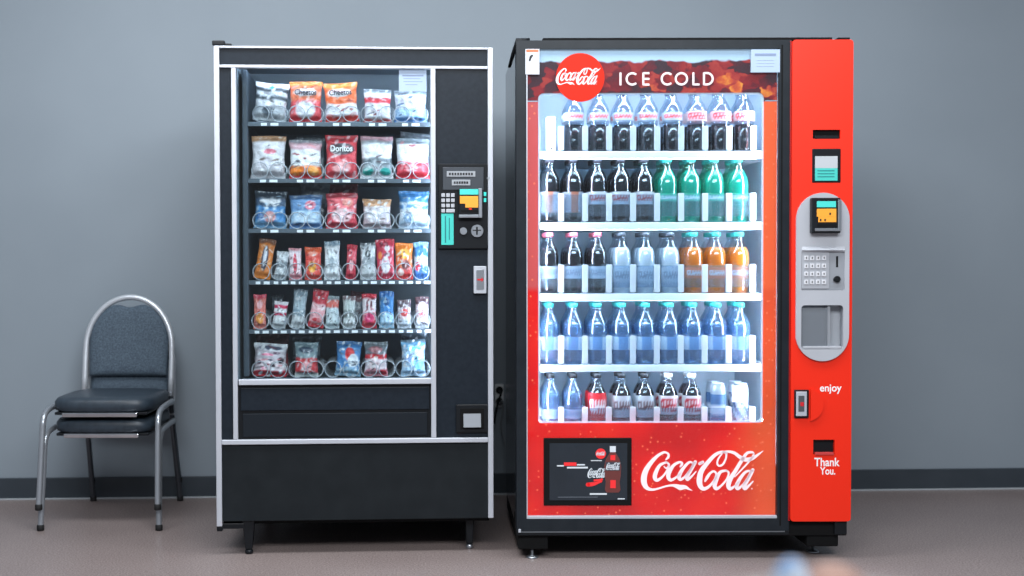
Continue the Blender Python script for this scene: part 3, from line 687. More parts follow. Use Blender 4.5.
def art_red():
    m = mat('dewy_red_print', (225, 20, 12), 0.3); n, l = nodes(m); b = n['Principled BSDF']
    tc = n.new('ShaderNodeTexCoord'); sx = n.new('ShaderNodeSeparateXYZ'); l.new(tc.outputs['Object'], sx.inputs[0])
    vo = n.new('ShaderNodeTexVoronoi'); vo.inputs['Scale'].default_value = 42; l.new(tc.outputs['Object'], vo.inputs['Vector'])
    vo.inputs['Randomness'].default_value = 1
    r = n.new('ShaderNodeValToRGB'); r.color_ramp.elements[0].position = .10; r.color_ramp.elements[0].color = (1, 1, 1, 1)
    r.color_ramp.elements[1].position = .19; r.color_ramp.elements[1].color = (0, 0, 0, 1); l.new(vo.outputs['Distance'], r.inputs['Fac'])
    no = n.new('ShaderNodeTexNoise'); no.inputs['Scale'].default_value = 3.2; no.inputs['Detail'].default_value = 2; l.new(tc.outputs['Object'], no.inputs['Vector'])
    r2 = n.new('ShaderNodeValToRGB'); e = r2.color_ramp.elements; e[0].position = .35; e[0].color = (*lin((200, 4, 4)), 1); e[1].position = .74; e[1].color = (*lin((246, 42, 8)), 1)
    e.new(.5).color = (*lin((224, 8, 3)), 1)
    l.new(no.outputs['Fac'], r2.inputs['Fac'])
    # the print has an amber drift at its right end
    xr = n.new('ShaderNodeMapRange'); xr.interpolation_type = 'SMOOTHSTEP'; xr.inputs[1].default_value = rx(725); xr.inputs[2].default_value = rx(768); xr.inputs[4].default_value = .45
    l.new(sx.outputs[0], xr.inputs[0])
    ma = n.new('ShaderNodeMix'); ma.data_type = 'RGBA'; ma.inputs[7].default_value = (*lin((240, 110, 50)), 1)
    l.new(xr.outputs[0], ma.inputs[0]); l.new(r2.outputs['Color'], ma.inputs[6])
    # faded salmon print above the middle of the left strip, amber on the right one
    zr = n.new('ShaderNodeMapRange'); zr.inputs[1].default_value = rz_(292); zr.inputs[2].default_value = rz_(286); zr.inputs[4].default_value = .8; l.new(sx.outputs[2], zr.inputs[0])
    sm = n.new('ShaderNodeMapRange'); sm.inputs[1].default_value = rx(560); sm.inputs[2].default_value = rx(740); l.new(sx.outputs[0], sm.inputs[0])
    sc_ = n.new('ShaderNodeMix'); sc_.data_type = 'RGBA'; sc_.inputs[6].default_value = (*lin((200, 84, 80)), 1); sc_.inputs[7].default_value = (*lin((238, 92, 44)), 1); l.new(sm.outputs[0], sc_.inputs[0])
    ms = n.new('ShaderNodeMix'); ms.data_type = 'RGBA'; l.new(zr.outputs[0], ms.inputs[0]); l.new(ma.outputs[2], ms.inputs[6]); l.new(sc_.outputs[2], ms.inputs[7]); ma = ms
    mx = n.new('ShaderNodeMix'); mx.data_type = 'RGBA'; mx.inputs[7].default_value = (*lin((246, 120, 80)), 1)
    mu = n.new('ShaderNodeMath'); mu.operation = 'MULTIPLY'; mu.inputs[1].default_value = .85; l.new(r.outputs['Color'], mu.inputs[0])
    l.new(mu.outputs[0], mx.inputs[0]); l.new(ma.outputs[2], mx.inputs[6])
    l.new(mx.outputs[2], b.inputs['Base Color']); l.new(mx.outputs[2], b.inputs['Emission Color']); b.inputs['Emission Strength'].default_value = 0.55
    return m
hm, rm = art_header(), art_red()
gx0, gx1 = rx(527.5), rx(777.5); ox0, ox1 = rx(538.5), rx(764.5); oz0, oz1 = rz_(423.5), rz_(92); zsplit = rz_(101)
def arc(cx, cz, r, a0, a1, n=8): return [(cx + r*math.cos(math.radians(a0+(a1-a0)*i/n)), cz + r*math.sin(math.radians(a0+(a1-a0)*i/n))) for i in range(n+1)]
rr = .022
hd = plate('header_graphic', hm, drink, [[(gx0, rz_(48.5)), (gx1, rz_(48.5)), (gx1, zsplit), (ox1, zsplit)] + arc(ox1-rr, oz1-rr, rr, 0, 90) + arc(ox0+rr, oz1-rr, rr, 90, 180) + [(ox0, zsplit), (gx0, zsplit)]], gy, gt)
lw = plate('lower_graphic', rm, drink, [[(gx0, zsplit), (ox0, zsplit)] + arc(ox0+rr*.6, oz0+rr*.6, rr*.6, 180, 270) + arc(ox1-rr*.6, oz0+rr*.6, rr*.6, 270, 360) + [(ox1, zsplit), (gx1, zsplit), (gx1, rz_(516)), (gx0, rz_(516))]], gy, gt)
for a, b in ((527.5, 538.5), (764.5, 777.5)): RB('side_seam', silver, a, b, 100.4, 101.4, gy-.0012, gy+.001, 0, hd)
# white edging of the clear window
plate('window_edging', mat('white_edging', (226, 234, 242), 0.5), drink, [rrect(ox0-.001, ox1+.001, oz0-.001, oz1+.001, rr), rrect(ox0+.006, ox1-.006, oz0+.006, oz1-.006, rr*.8)], gy+.0042, .003)
RB('window_pane', clear('cold_glass', (240, 248, 252), 0.04), 526.8, 777.8, 48.8, 516, 0.008, 0.0125, 0)
# header disc and lettering
dy = 0.0055
dc = MB().disc_y(rx(580.3), rz_(77), (rx(604.6)-rx(556.2))/2, dy, .0079, 64).build('header_disc', dull(mat('disc_red', (200, 34, 12), 0.5, emit=0.08)), drink)
script_logo('script_lettering', mat('lit_white_letter', (226, 214, 218), 0.5, emit=0.12), dc, rx(556.2), rx(600.5), rz_(84.5), rz_(67.5), dy, .001, 1.15)
m = MB(); tf = lambda a, b: (rx(a), rz_(b), (rx(600)-rx(500))/100)
def letter(k, x):
    h0, h1 = 72.2, 84.8; w = 0.7
    if k == 'I': pen(m, [(x, h0, w), (x, h1, w)], tf, .0079, .0012, False)
    if k == 'E':
        pen(m, [(x, h0, w), (x, h1, w)], tf, .0079, .0012, False)
        for q in (h0+.6, (h0+h1)/2, h1-.6): pen(m, [(x, q, w*.9), (x+6, q, w*.9)], tf, .0079, .0012, False)
    if k == 'L':
        pen(m, [(x, h0, w), (x, h1, w)], tf, .0079, .0012, False); pen(m, [(x, h1-.6, w*.9), (x+6, h1-.6, w*.9)], tf, .0079, .0012, False)
    if k in 'CO':
        a0, a1 = (48, 312) if k == 'C' else (0, 360); rr_ = (h1-h0)/2 - .6
        pen(m, [(x + rr_*(1+math.cos(math.radians(a0+(a1-a0)*i/24))), (h0+h1)/2 + rr_*math.sin(math.radians(a0+(a1-a0)*i/24)), w) for i in range(25)], tf, .0079, .0012, False)
    if k == 'D':
        pen(m, [(x, h0, w), (x, h1, w)], tf, .0079, .0012, False); rr_ = (h1-h0)/2-.6
        pen(m, [(x, h0+.6, w), (x+3, h0+.6, w)] + [(x+3+rr_*math.cos(math.radians(-90+180*i/16)), (h0+h1)/2+rr_*math.sin(math.radians(-90+180*i/16)), w) for i in range(17)] + [(x, h1-.6, w)], tf, .0079, .0012, False)
for k, x in (('I', 620.5), ('C', 626.6), ('E', 643.3), ('C', 661.6), ('O', 675.6), ('L', 693.2), ('D', 703.8)):
    m = MB(); letter(k, x); m.build('letter', _m['lit_white_letter'], hd)
script_logo('script_lettering', mat('logo_white', (238, 224, 230), 0.5, emit=0.12), lw, rx(641.6), rx(764.2), rz_(491.5), rz_(451), .0079, .0015)
# stickers on the glass
s1 = RB('window_notice', mat('white_sticker', (196, 200, 208), 0.5), 525.5, 539.5, 48.6, 74, -0.0012, 0.0079, 0)
RB('notice_band', mat('sticker_orange', (220, 110, 70), 0.5), 526.5, 538.5, 49.3, 51.6, -0.002, -0.0011, 0, s1)
m = MB(); pen(m, [(529.6, 60.5, 1), (531, 56.5, 2.4), (532.6, 55, 1)], tf, -.0012, .0008); m.build('notice_symbol', ink, s1)
s2 = RB('window_notice', paper, 750.3, 779, 49.6, 72.5, -0.0012, 0.0079, 0)
RB('notice_print', mat('grey_blue_ink', (120,135,165)), 754, 775, 53.6, 56, -0.0019, -0.0011, 0, s2)
for q in (60, 63, 66): RB('notice_print', mat('faint_ink', (160, 176, 200)), 756, 773, q, q+.6, -0.0019, -0.0011, 0, s2)
# information screen in the lower graphic
sc = RB('display_screen', void, 543.8, 632, 438, 505.5, 0.004, 0.0158, 0.001)
face = RB('screen_face', noisy(mat('screen_dark', (36, 44, 52), 0.2), 5, (34, 42, 50), (39, 47, 56)), 549.5, 627.5, 443, 500, 0.0028, 0.0042, 0, sc)
sw = mat('screen_white', (190, 198, 206), 0.5, emit=0.25); sr = mat('screen_red', (214, 40, 44), 0.5, emit=0.3); fy = .0028
MB().disc_y(rx(601), rz_(453.6), (rx(606.2)-rx(595.8))/2, fy-.0008, fy, 28).build('printed_disc', sr, face)
script_logo('script_lettering', sw, face, rx(596.6), rx(605.4), rz_(455.4), rz_(451.6), fy-.0008, .0005, 1.4)
script_logo('script_lettering', sw, face, rx(588), rx(606.5), rz_(478), rz_(468), fy, .0006, 1.3)
mb = MB(); pen(mb, [(588, 484.5, 4), (594, 483.8, 3.6), (602, 481.2, 1.2)], tf, fy, .0006); mb.build('red_swoosh', sr, face)
mb = MB(); pen(mb, [(594, 480.4, .6), (600, 480, 1.2), (603, 479, .5)], tf, fy, .0006); mb.build('red_swoosh', sr, face)
for a, b, c, d, mm_ in ((557, 564, 464.9, 466.2, sw), (564, 576.5, 462.2, 465.6, sr), (577, 585, 463.9, 465.2, sw), (567, 588, 466.6, 468.2, sw), (591, 602, 460, 460.8, sw),
                       (590, 607, 493, 494.6, sw), (558, 598, 496.6, 497.2, mat('screen_grey', (96, 104, 114))), (618, 625, 498.2, 499.2, sw)):
    RB('screen_text', mm_, a, b, c, d, fy-.0006, fy, 0, face)
mb = MB()
prof = [(613, 446.5), (615, 446.5), (615.6, 449), (615.8, 452.6), (619.8, 459), (621.5, 466), (621, 476), (620, 482), (620.8, 490), (619, 492.5)]
o_ = [(rx(a), rz_(b)) for a, b in prof] + [(rx(1226-a), rz_(b)) for a, b in reversed(prof)]
plate('bottle_picture', mat('printed_cola', (104, 52, 50), 0.4), face, [o_], fy-.0006, .0006)
RB('printed_cap', sw, 610, 616, 446, 452, fy-.0012, fy-.0007, 0, face)
RB('printed_neck', sr, 610.6, 615.5, 455, 460, fy-.0012, fy-.0007, 0, face)
RB('printed_label', mat('printed_label_dark', (60, 64, 76)), 606, 620.4, 462, 470.5, fy-.0012, fy-.0007, 0, face)
RB('printed_base', sr, 610.5, 616, 480, 488, fy-.0012, fy-.0007, 0, face)
script_logo('script_lettering', sw, face, rx(606.6), rx(620.5), rz_(470), rz_(462.5), fy-.0013, .0005, 1.3)

# red service column
colx0, colx1 = rx(790.5), rx(851)
cap_l, cap_r, cap_t, cap_b = rx(796.3, -.022), rx(849.3, -.022), rz_(193, -.022), rz_(361.5, -.022)
def hole(a, b, c, d, r=.002, y=-.012): return rrect(rx(a, y), rx(b, y), rz_(d, y), rz_(c, y), r, 3)
colm = plate('service_column', red, drink, [rrect(colx0, colx1, ZB, rz_(40.5), .012, 5), hole(811.5, 840, 149, 183), hole(812, 839.5, 130, 139), hole(795, 809.5, 390, 418.5), hole(814, 835.5, 440, 455),
             arc((cap_l+cap_r)/2, cap_t-(cap_r-cap_l)/2, (cap_r-cap_l)/2-.004, 0, 180, 16) + arc((cap_l+cap_r)/2, cap_b+(cap_r-cap_l)/2, (cap_r-cap_l)/2-.004, 180, 360, 16)], -0.012, 0.04)
mb = MB(); mb.box(colx0+.002, colx1-.004, .0282, .06, ZB+.001, rz_(41.5)); mb.build('column_backing', void, drink)
RB('column_edge', mat('column_edge_red', (150, 12, 14), 0.4), 789.4, 790.6, 41, 521, -0.004, 0.03, 0.0005)
RB('card_slot', void, 812, 839.5, 130, 139, 0.0, 0.0281, 0); RB('slot_lip', dark, 814, 838, 136, 139, -0.0135, 0.01, 0.0008)
cd = RB('card_display', dark, 811.6, 839.9, 149.2, 182.8, -0.014, 0.02, 0.002)
RB('display_face', mat('display_grey', (178, 184, 190), 0.3), 814.5, 837, 156.5, 168.5, -0.0152, -0.0138, 0.0005, cd)
t_ = RB('display_lower', mat('display_teal', (70, 190, 180), 0.35), 814.5, 837, 168.5, 181, -0.0152, -0.0138, 0.0005, cd)
for q in (170.6, 173.6, 176.6): RB('display_print', mat('teal_print', (20,110,115)), 817, 834, q, q+.8, -0.0158, -0.0151, 0, t_)
# grey capsule panel
capw = (cap_r - cap_l)/2
cpo = arc(cap_l+capw, cap_t-capw, capw, 0, 180, 24) + arc(cap_l+capw, cap_b+capw, capw, 180, 360, 24)
cap = plate('payment_panel', greyp, drink, [cpo, hole(801.5, 843.5, 305.5, 349.5, .012, -.022), hole(801.5, 844.5, 251.5, 290.5, .003, -.022)], -0.022, 0.012)
hood = MB(); hx0, hx1 = rx(801.5, -.022), rx(844.5, -.022)
n_ = 10; vs = []
for i in range(n_+1):
    u = i/n_; x = hx0 + (hx1-hx0)*u; bulge = .012*math.sin(PI*u)
    vs += [(x, -.022, rz_(247)), (x, -.026-bulge, rz_(250.5)), (x, -.022, rz_(252.5))]
fs = []
for i in range(n_): a = i*3; fs += [(a, a+1, a+4, a+3), (a+1, a+2, a+5, a+4), (a+2, a, a+3, a+5)]
fs += [(0, 2, 1), (n_*3, n_*3+1, n_*3+2)]
hood.add(vs, fs).build('keypad_hood', greyp, cap)
RB('keypad_plate', mat('keypad_plate_grey', (150, 155, 163), 0.4, 0.2), 801.8, 844.2, 251.8, 290.2, -0.018, -0.011, 0, cap)
RB('keypad_face', mat('keypad_face_grey', (176, 180, 188), 0.35, 0.3), 801.8, 829, 252.5, 289, -0.0215, -0.0178, 0.001, cap)
for r_ in range(4):
    for c_ in range(4):
        a = 804.3 + c_*5.9; b = 256 + r_*8
        RB('key', mat('key_white', (206, 208, 214), 0.35), a, a+4, b, b+4.6, -0.0245, -0.0212, 0.001, cap)
        RB('key_number', ink, a+1.5, a+2.5, b+1.2, b+3.2, -0.0249, -0.0244, 0, cap)
RB('coin_slot', void, 836, 838, 256.5, 267.5, -0.019, -0.0175, 0.0005, cap)
def RD(name, m, px, py, r, y0, y1, parent, n=28): return MB().disc_y(rx(px, y0), rz_(py, y0), rx(px+r)-rx(px), y0, y1, n).build(name, m, parent, 0.001)
kb = RD('coin_knob', dark, 837.5, 279.5, 3.2, -0.028, -0.0175, cap); RB('knob_grip', dark, 833.8, 838, 278.6, 281.4, -0.03, -0.022, 0.001, kb)
bv = RB('bill_validator', dark, 811.5, 840.5, 198, 233.5, -0.05, -0.0221, 0.004, cap)
RB('bezel', steel, 837.8, 841.2, 200, 231.5, -0.056, -0.03, 0.002, bv); RB('bezel', steel, 815, 838, 228.6, 231.4, -0.055, -0.045, 0.001, bv)
RB('display', mat('teal_display', (70,205,195)), 816.5, 835.6, 201.5, 207.6, -0.0515, -0.049, 0.0005, bv)
RB('sticker', orange, 816.5, 836, 209, 217, -0.0515, -0.049, 0.0005, bv); RB('sticker', orange, 818, 836, 217, 222.5, -0.0515, -0.049, 0.0005, bv)
for a, b in ((819.5, 219.2), (824, 219.2), (829, 213)): RB('sticker_mark', ink, a, a+1.6, b, b+2.2, -0.0521, -0.0514, 0, bv)
RB('note_slot', void, 817, 836, 224.4, 227, -0.0512, -0.049, 0, bv)
# product port: recess with a clear flap
pr = MB(); a, b, c, d = rx(801.4, -.01), rx(843.3, -.01), rz_(349.3, -.01), rz_(305.7, -.01)
pr.box(a-.002, a, -.0105, .0277, c, d); pr.box(b, b+.002, -.0105, .0277, c, d); pr.box(a, b, -.0105, .0277, d, d+.002); pr.box(a, b, -.0105, .0277, c-.002, c); pr.box(a, b, .024, .0277, c, d)
port = pr.build('delivery_port', mat('port_grey', (168, 174, 182), 0.45, 0.1), cap)
RB('port_rail', mat('keypad_plate_grey', (0,0,0)), 827.5, 830.5, 306, 350, -0.012, 0.02, 0.001, port)
RB('port_flap', clear('port_clear_flap', (214, 220, 226), 0.12, 0.08, 0.3, (190, 196, 204)), 802, 827.5, 308, 347, -0.016, -0.0135, 0.0008, port)
RB('port_sill', greyp, 803, 842, 346.5, 349, -0.0215, -0.012, 0.001, port)
# lettering on the column
text('lettering', 'enjoy', white_ink, colm, rx(830.2), -.012, rz_(389.2), rx(841)-rx(819.4), rz_(384.6)-rz_(394), .0006, 0.016)
text('lettering', 'Thank', white_ink, colm, rx(826.8), -.012, rz_(461.8), rx(839.6)-rx(814.2), rz_(457.6)-rz_(466.2), .0006, 0.016)
text('lettering', 'You.', white_ink, colm, rx(827.5), -.012, rz_(470.6), rx(835)-rx(819.6), rz_(466.8)-rz_(474.4), .0006, 0.016)
# handle boss and lock
boss = plate('handle_boss', red, drink, [arc(rx(806), rz_(404.5), rz_(388)-rz_(404.5), -78, 78, 18) + [(rx(809.6), rz_(389)), (rx(809.6), rz_(420))]], -0.02, 0.008)
lk = RB('handle_plate', dark, 795.2, 809.4, 390.2, 418.2, -0.02, 0.01, 0.002)
RB('handle_lever', silver, 797, 807.6, 392, 416.5, -0.026, -0.0195, 0.002, lk)
RB('lever_groove', mat('lever_groove_grey', (90, 94, 100), 0.4, 0.4), 799, 805, 396, 412, -0.0268, -0.0255, 0.0005, lk)  # plain darker grey strip along the lever
RB('lock_mark', mat('arrow_red', (0,0,0)), 801, 804.5, 402.5, 406.5, -0.0273, -0.0265, 0.0003, lk)
cr = RB('coin_return', dark, 814, 835.5, 440, 454.8, 0.004, 0.02, 0); RB('return_lip', mat('lip_red', (190, 60, 60), 0.4), 816, 835, 453, 455.4, -0.016, 0.004, 0.001, cr)
# base
RB('base_bar', dark, 516.8, 790, 531, 535, 0.002, 0.06, 0.001); RB('base_bead', mat('bead_grey', (110, 116, 122), 0.3, 0.5), 520, 786, 531.2, 532.3, 0.0, 0.003, 0)
RB('bead_stop', silver, 518.3, 520.8, 528.8, 532.3, -0.003, 0.003, 0.001)
RB('base_skirt', void, 517, 848, 521.2, 536, 0.012, 0.2, 0.003); RB('skirt_bracket', dark, 836, 848.3, 521.4, 535, 0.0, 0.08, 0.002)
RB('base_rail', void, 518, 548, 534, 549, 0.02, DR_-.02, 0.004); RB('base_rail', void, 808, 840, 534, 547, 0.02, DR_-.02, 0.006)
for px_, q, yf in ((532.8, 549, .035), (823.5, 547, .11)):
    for yy in (yf, DR_-.08):
        z_ = rz_(q) + .001; cx = rx(px_)
        MB().lathe([(.022, 0), (.024, .003), (.018, .007), (.006, .01), (.006, max(z_, .02))], 20, cx, yy).build('levelling_foot', steel, drink)
# lamps inside the door
lampm = mat('door_lamp_white', (225, 240, 255), 0.4, emit=62.0)
zz0, zz1 = rz_(500), rz_(60)
box('door_lamp', lampm, drink, rx(531), rx(536.5), .036, .05, rz_(460), zz1); box('door_lamp', lampm, drink, rx(766), rx(772.5), .036, .05, rz_(460), zz1)
box('door_lamp', lampm, drink, rx(560), rx(745), .03, .05, rz_(60), rz_(55))

# shelves with clear gates
SY = 0.105
shelf_fill = mat('added_shelf_glow', (228, 240, 255), 0.4, emit=38.0)  # glow added under the shelves to brighten the bottles, not a machine part
whitem = mat('white_shelf', (222, 232, 242), 0.4)
gatem = clear('clear_gate', (225, 236, 246), 0.03, 0.1, 0.05, (240, 246, 252))
finm = clear('frosted_fin', (235, 242, 250), 0.10, 0.15, 0.75, (244, 248, 252))
shelf_py = [156, 227, 298, 369, 440]
cols9 = [549, 573, 597, 621, 645, 669, 692, 716, 740]
shz = []
for si, py in enumerate(shelf_py):
    z = rz_(py-3, SY); shz.append(z)
    sh = box('shelf', whitem, drink, wx0+.009, wx1-.009, SY, DR_-.08, z-.014, z, 0.002)
    box('added_shelf_strip', shelf_fill, sh, rx(545, SY), rx(756, SY), SY+.001, SY+.012, z-.0205, z-.0145)  # added glowing strip, hidden behind the rail
    box('shelf_rail', whitem, sh, rx(540, SY), rx(761, SY), SY-.012, SY, z-.020, z+.006, 0.003)
    for k, cxp in enumerate(cols9):
        cx = rx(cxp, SY); hw = .031
        if si == 0 and k == 0: continue
        if si: MB().box(cx-hw, cx+hw, SY-.010, SY-.0075, z+.028, z+.108).build('clear_gate', gatem, sh)
    for k in range(10):
        cx = rx(cols9[0]-12+23.9*k, SY); hh = .112 if si else .098
        g = MB(); g.box(cx-.011, cx+.011, SY-.011, SY-.004, z+.010, z+hh); g.box(cx-.003, cx+.003, SY-.004, SY+.06, z+.006, z+hh)
        g.build('lane_fin', finm, sh, .002)
    for k in range(10):
        cx = rx(cols9[0]-12+23.9*k, SY); box('lane_divider', whitem, sh, cx-.0012, cx+.0012, SY+.05, DR_-.1, z, z+.035)
    # dark pusher strip above each lane, under the next shelf
# bottles
def scaled(prof, k, z0=0, z1=9, s=1.0): return [(r*k, z*s) for r, z in prof if z0 <= z <= z1]
CONT = [(.020, 0), (.027, .002), (.031, .012), (.0335, .03), (.033, .05), (.0305, .068), (.0305, .08), (.033, .095), (.035, .115), (.0352, .140), (.033, .158), (.027, .173), (.0195, .186), (.0145, .196), (.0128, .205), (.0145, .208), (.0145, .211), (.012, .213)]
STR = [(.020, 0), (.028, .002), (.033, .010), (.0335, .03), (.0335, .10), (.0355, .115), (.036, .138), (.033, .158), (.0255, .174), (.018, .187), (.0132, .199), (.012, .206), (.0145, .208), (.0145, .211), (.012, .213)]
petal = lambda a, z: 1 - (.10*(0.5+0.5*math.cos(5*a)) if z < .012 else (.03*(0.5+0.5*math.cos(5*a)) if z < .03 else 0))
pet = clear('clear_pet', (236, 244, 250), 0.10, 0.06)
petb = clear('blue_pet', (222, 236, 248), 0.14, 0.08, 0.08, (160, 205, 240))
cola = mat('cola', (30, 24, 26), 0.15, coat=0.5)
green = clear('green_soda', (160, 248, 238), 0.06, 0.1, 0.65, (34, 214, 212))
orange_l = clear('orange_soda', (255, 190, 80), 0.04, 0.1, 1.0, (255, 140, 32))
milk = clear('milky_drink', (225, 232, 240), 0.04, 0.2, 1.0, (236, 242, 248))
water = clear('spring_water', (222, 236, 248), 0.10, 0.05, 0.24, (140, 190, 230))
caps = {k: mat('cap_%s' % k, c, 0.4) for k, c in (('black', (52, 50, 58)), ('jet', (20, 22, 27)), ('pink', (222, 110, 130)), ('teal', (50, 170, 165)), ('blue', (70, 110, 160)), ('silver', (190, 194, 200)), ('white', (225, 228, 232)), ('grey', (60, 66, 74)), ('red', (190, 40, 46)))}
def label_mesh(prof, z0, z1, fn, parent, k=1.012, n=40, nz=10):
    import bisect
    def rad(z):
        for (r0, a), (r1, b) in zip(prof, prof[1:]):
            if a <= z <= b: return r0 + (r1-r0)*(z-a)/max(b-a, 1e-6)
        return prof[-1][0]
    vs = []; col = []
    for j in range(nz+1):
        z = z0 + (z1-z0)*j/nz
        for i in range(n):
            a = 2*PI*i/n; r = rad(z)*k + .0003
            vs.append((r*math.cos(a), r*math.sin(a), z)); col.append(lin(fn((a/(2*PI)) % 1, j/nz)))
    fs = [(j*n+i, j*n+(i+1)%n, (j+1)*n+(i+1)%n, (j+1)*n+i) for j in range(nz) for i in range(n)]
    return MB().add(vs, fs, True).build('label', vmat('bottle_label', 0.4), parent, col=col)
def lab(base, mark=None, hm=.25, extra=None):
    def f(u, v):
        c = base
        d = abs(u-.75)
        if mark and d < .16 and abs(v-.5) < hm and math.sin(u*120+v*9) > -.4: c = mark
        if extra and (v < .12 or v > .88): c = extra
        return c
    return f
def bottle(kind):
    """returns the root of one bottle; the front faces -y (u = .75)"""
    K = dict(
      cola=(CONT, pet, cola, .95, 'black', (.068, .112, lab((196, 200, 206), (190, 60, 60))), .195),
      cola_brown=(CONT, pet, cola, .95, 'black', (.040, .112, lambda u, v: (158, 96, 74) if abs(u-.75) < .07 else (150, 158, 168)), .195),
      cola_pink=(CONT, pet, cola, .93, 'pink', (.060, .105, lab((206, 212, 218), (170, 176, 186))), .185),
      dark_lid=(STR, pet, cola, .95, 'blue', (.114, .142, lab((180, 190, 200), (220, 60, 70))), .108),
      dark_red=(STR, pet, cola, .95, 'blue', (.112, .146, lab((214, 184, 190), (224, 60, 70), .4)), .104),
      green=(STR, clear('green_pet', (190, 244, 226), 0.12, 0.08), green, .95, 'teal', (.078, .104, lab((60, 190, 160), (226, 240, 240))), .19),
      milky=(STR, pet, milk, .96, 'grey', (.045, .10, lab((196, 204, 212), (150, 158, 170))), .182),
      orange=(STR, pet, orange_l, .96, 'teal', (.060, .100, lab((238, 120, 60), (240, 236, 236), .3)), .185),
      water=(STR, petb, water, .93, 'teal', (.058, .106, (lambda u, v: (236, 242, 248) if abs(u-.75) > .09 else (130, 176, 220))), .17),
      water_black=(CONT, petb, water, .93, 'jet', (.066, .100, lab((180, 206, 228), (150, 186, 220))), .17),
      red_cola=(CONT, pet, cola, .95, 'jet', (.060, .160, lab((206, 30, 40), (232, 226, 230), .22)), .195),
      grey_cola=(CONT, pet, cola, .95, 'jet', (.070, .150, lab((170, 176, 184), (90, 60, 66), .2)), .195),
      silver_cap=(CONT, pet, cola, .95, 'silver', (.080, .150, lab((200, 196, 200), (170, 30, 50), .34)), .195),
    )[kind]
    prof, shell, liq, lk_, capn, (z0, z1, fn), fill = K
    root = empty('drink_bottle')
    MB().lathe(prof, 28, mod=petal).build('bottle_body', shell, root)
    lp = [(max(r-.0016, .004)*1.0, max(z, .0015)) for r, z in prof if z <= fill]
    MB().lathe(lp, 28, mod=petal).build('drink', liq, root)
    label_mesh(prof, z0, z1, fn, root)
    MB().lathe([(.0140, .2135), (.0152, .2145), (.0152, .2275), (.0140, .2295), (.004, .2300)], 24, mod=lambda a, z: 1+.02*math.cos(24*a)).build('cap', caps[capn], root)
    return root
def can(kind):
    root = empty('drink_can')
    sh = [(.020, 0), (.024, .004), (.0285, .012), (.0290, .03), (.0290, .128), (.027, .137), (.0235, .145), (.0245, .147), (.0245, .149)]
    MB().lathe(sh, 28).build('can_body', mat('brushed_can', (196, 208, 220), 0.3, 0.6), root)
    label_mesh(sh, .03, .118, (lambda u, v: (206, 216, 228) if .3 < v < .7 else (70, 108, 152)) if kind == 'blue' else (lambda u, v: (44, 76, 120) if math.sin(u*30+v*14) > .4 else (190, 200, 210)), root, 1.004)
    MB().lathe([(.022, .1485), (.0215, .1465), (.006, .1465), (.001, .1465)], 24).build('lid', steel, root)
    return root
def clone(o):
    r = o.copy(); C.objects.link(r)
    for ch in o.children:
        c = ch.copy(); C.objects.link(c); c.parent = r
    return r
protos = {}
def place(kind, x, y, z, label, group, rot=0.0, s=1.0):
    if kind not in protos:
        o = protos[kind] = can(kind[4:]) if kind.startswith('can_') else bottle(kind)
    else: o = clone(protos[kind])
    o.location = R.M @ Vector((x, y, z)); o.rotation_euler = (0, 0, R.rz + rot); o.scale = s if isinstance(s, tuple) else (s, s, s)
    is_can = kind.startswith('can_')
    tag(o, label, 'can' if is_can else 'bottle', group)
    return o
ordn = ['first', 'second', 'third', 'fourth', 'fifth', 'sixth', 'seventh', 'eighth', 'ninth']
rows = [
 (0, [None] + ['dark_lid']*5 + ['dark_red']*3, [0, 574, 599, 623, 647.5, 672, 696, 720, 743.5], 'top'),
 (1, ['cola_brown', 'cola_brown', 'cola', 'cola', 'cola', 'green', 'green', 'green', 'green'], [549.5, 573, 597, 620.5, 644, 667, 690.5, 714, 738], 'second'),
 (2, ['cola_pink']*3 + ['milky']*3 + ['orange']*3, [549, 573.5, 597.5, 621.5, 645.5, 670, 693.5, 716, 739.5], 'third'),
 (3, ['water']*9, [549.5, 573.5, 597.5, 621.5, 645.5, 669.5, 693, 717, 740.5], 'fourth'),
 (4, ['water_black', 'water_black', 'red_cola', 'grey_cola', 'grey_cola', 'silver_cap', 'silver_cap', 'can_blue', 'can_silver'], [550.5, 573, 597, 621.5, 645, 668.5, 692, 718.5, 741], 'bottom'),
]
look = dict(cola='dark cola bottle with pale label', cola_brown='dark cola bottle with brown striped label', cola_pink='cola bottle with pink cap', dark_lid='dark cola bottle with white neck label',
            dark_red='dark cola bottle with red and white neck label', green='green soda bottle', milky='milky white drink bottle with grey cap', orange='orange soda bottle with teal cap',
            water='clear blue water bottle', water_black='blue water bottle with black cap', red_cola='red labelled cola bottle with black cap', grey_cola='grey labelled cola bottle with black cap',
            silver_cap='dark bottle with silver cap and red mark', can_blue='slim pale blue can', can_silver='slim silver can')
for si, kinds, xs, rn in rows:
    for k, kd in enumerate(kinds):
        if kd is None: continue
        fy_ = SY + .040; x = rx(xs[k], fy_); z = shz[si] + .0005
        is_can = kd.startswith('can_'); s_ = (.95, .95, 1.3) if is_can else (1.05, 1.06, 1.0, 1.0, 1.0)[si]
        extra = 0.0
        place(kd, x, fy_, z + extra, '%s, %s from left on the %s shelf' % (look[kd], ordn[k], rn), 'front bottles on the %s drinks shelf' % rn, rot=random.uniform(-.15, .15), s=s_)
        place(kd, x + random.uniform(-.002, .002), fy_ + .075, z + extra, '%s behind the %s bottle of the %s shelf' % (look[kd].split(' with ')[0], ordn[k], rn), 'second row of the %s drinks shelf' % rn, rot=random.uniform(-.3, .3), s=s_)
        if si in (1, 2, 3): place(kd, x, fy_ + .15, z, '%s third back in the %s lane of the %s shelf' % (look[kd].split(' with ')[0], ordn[k], rn), 'third row of the %s drinks shelf' % rn, s=s_)
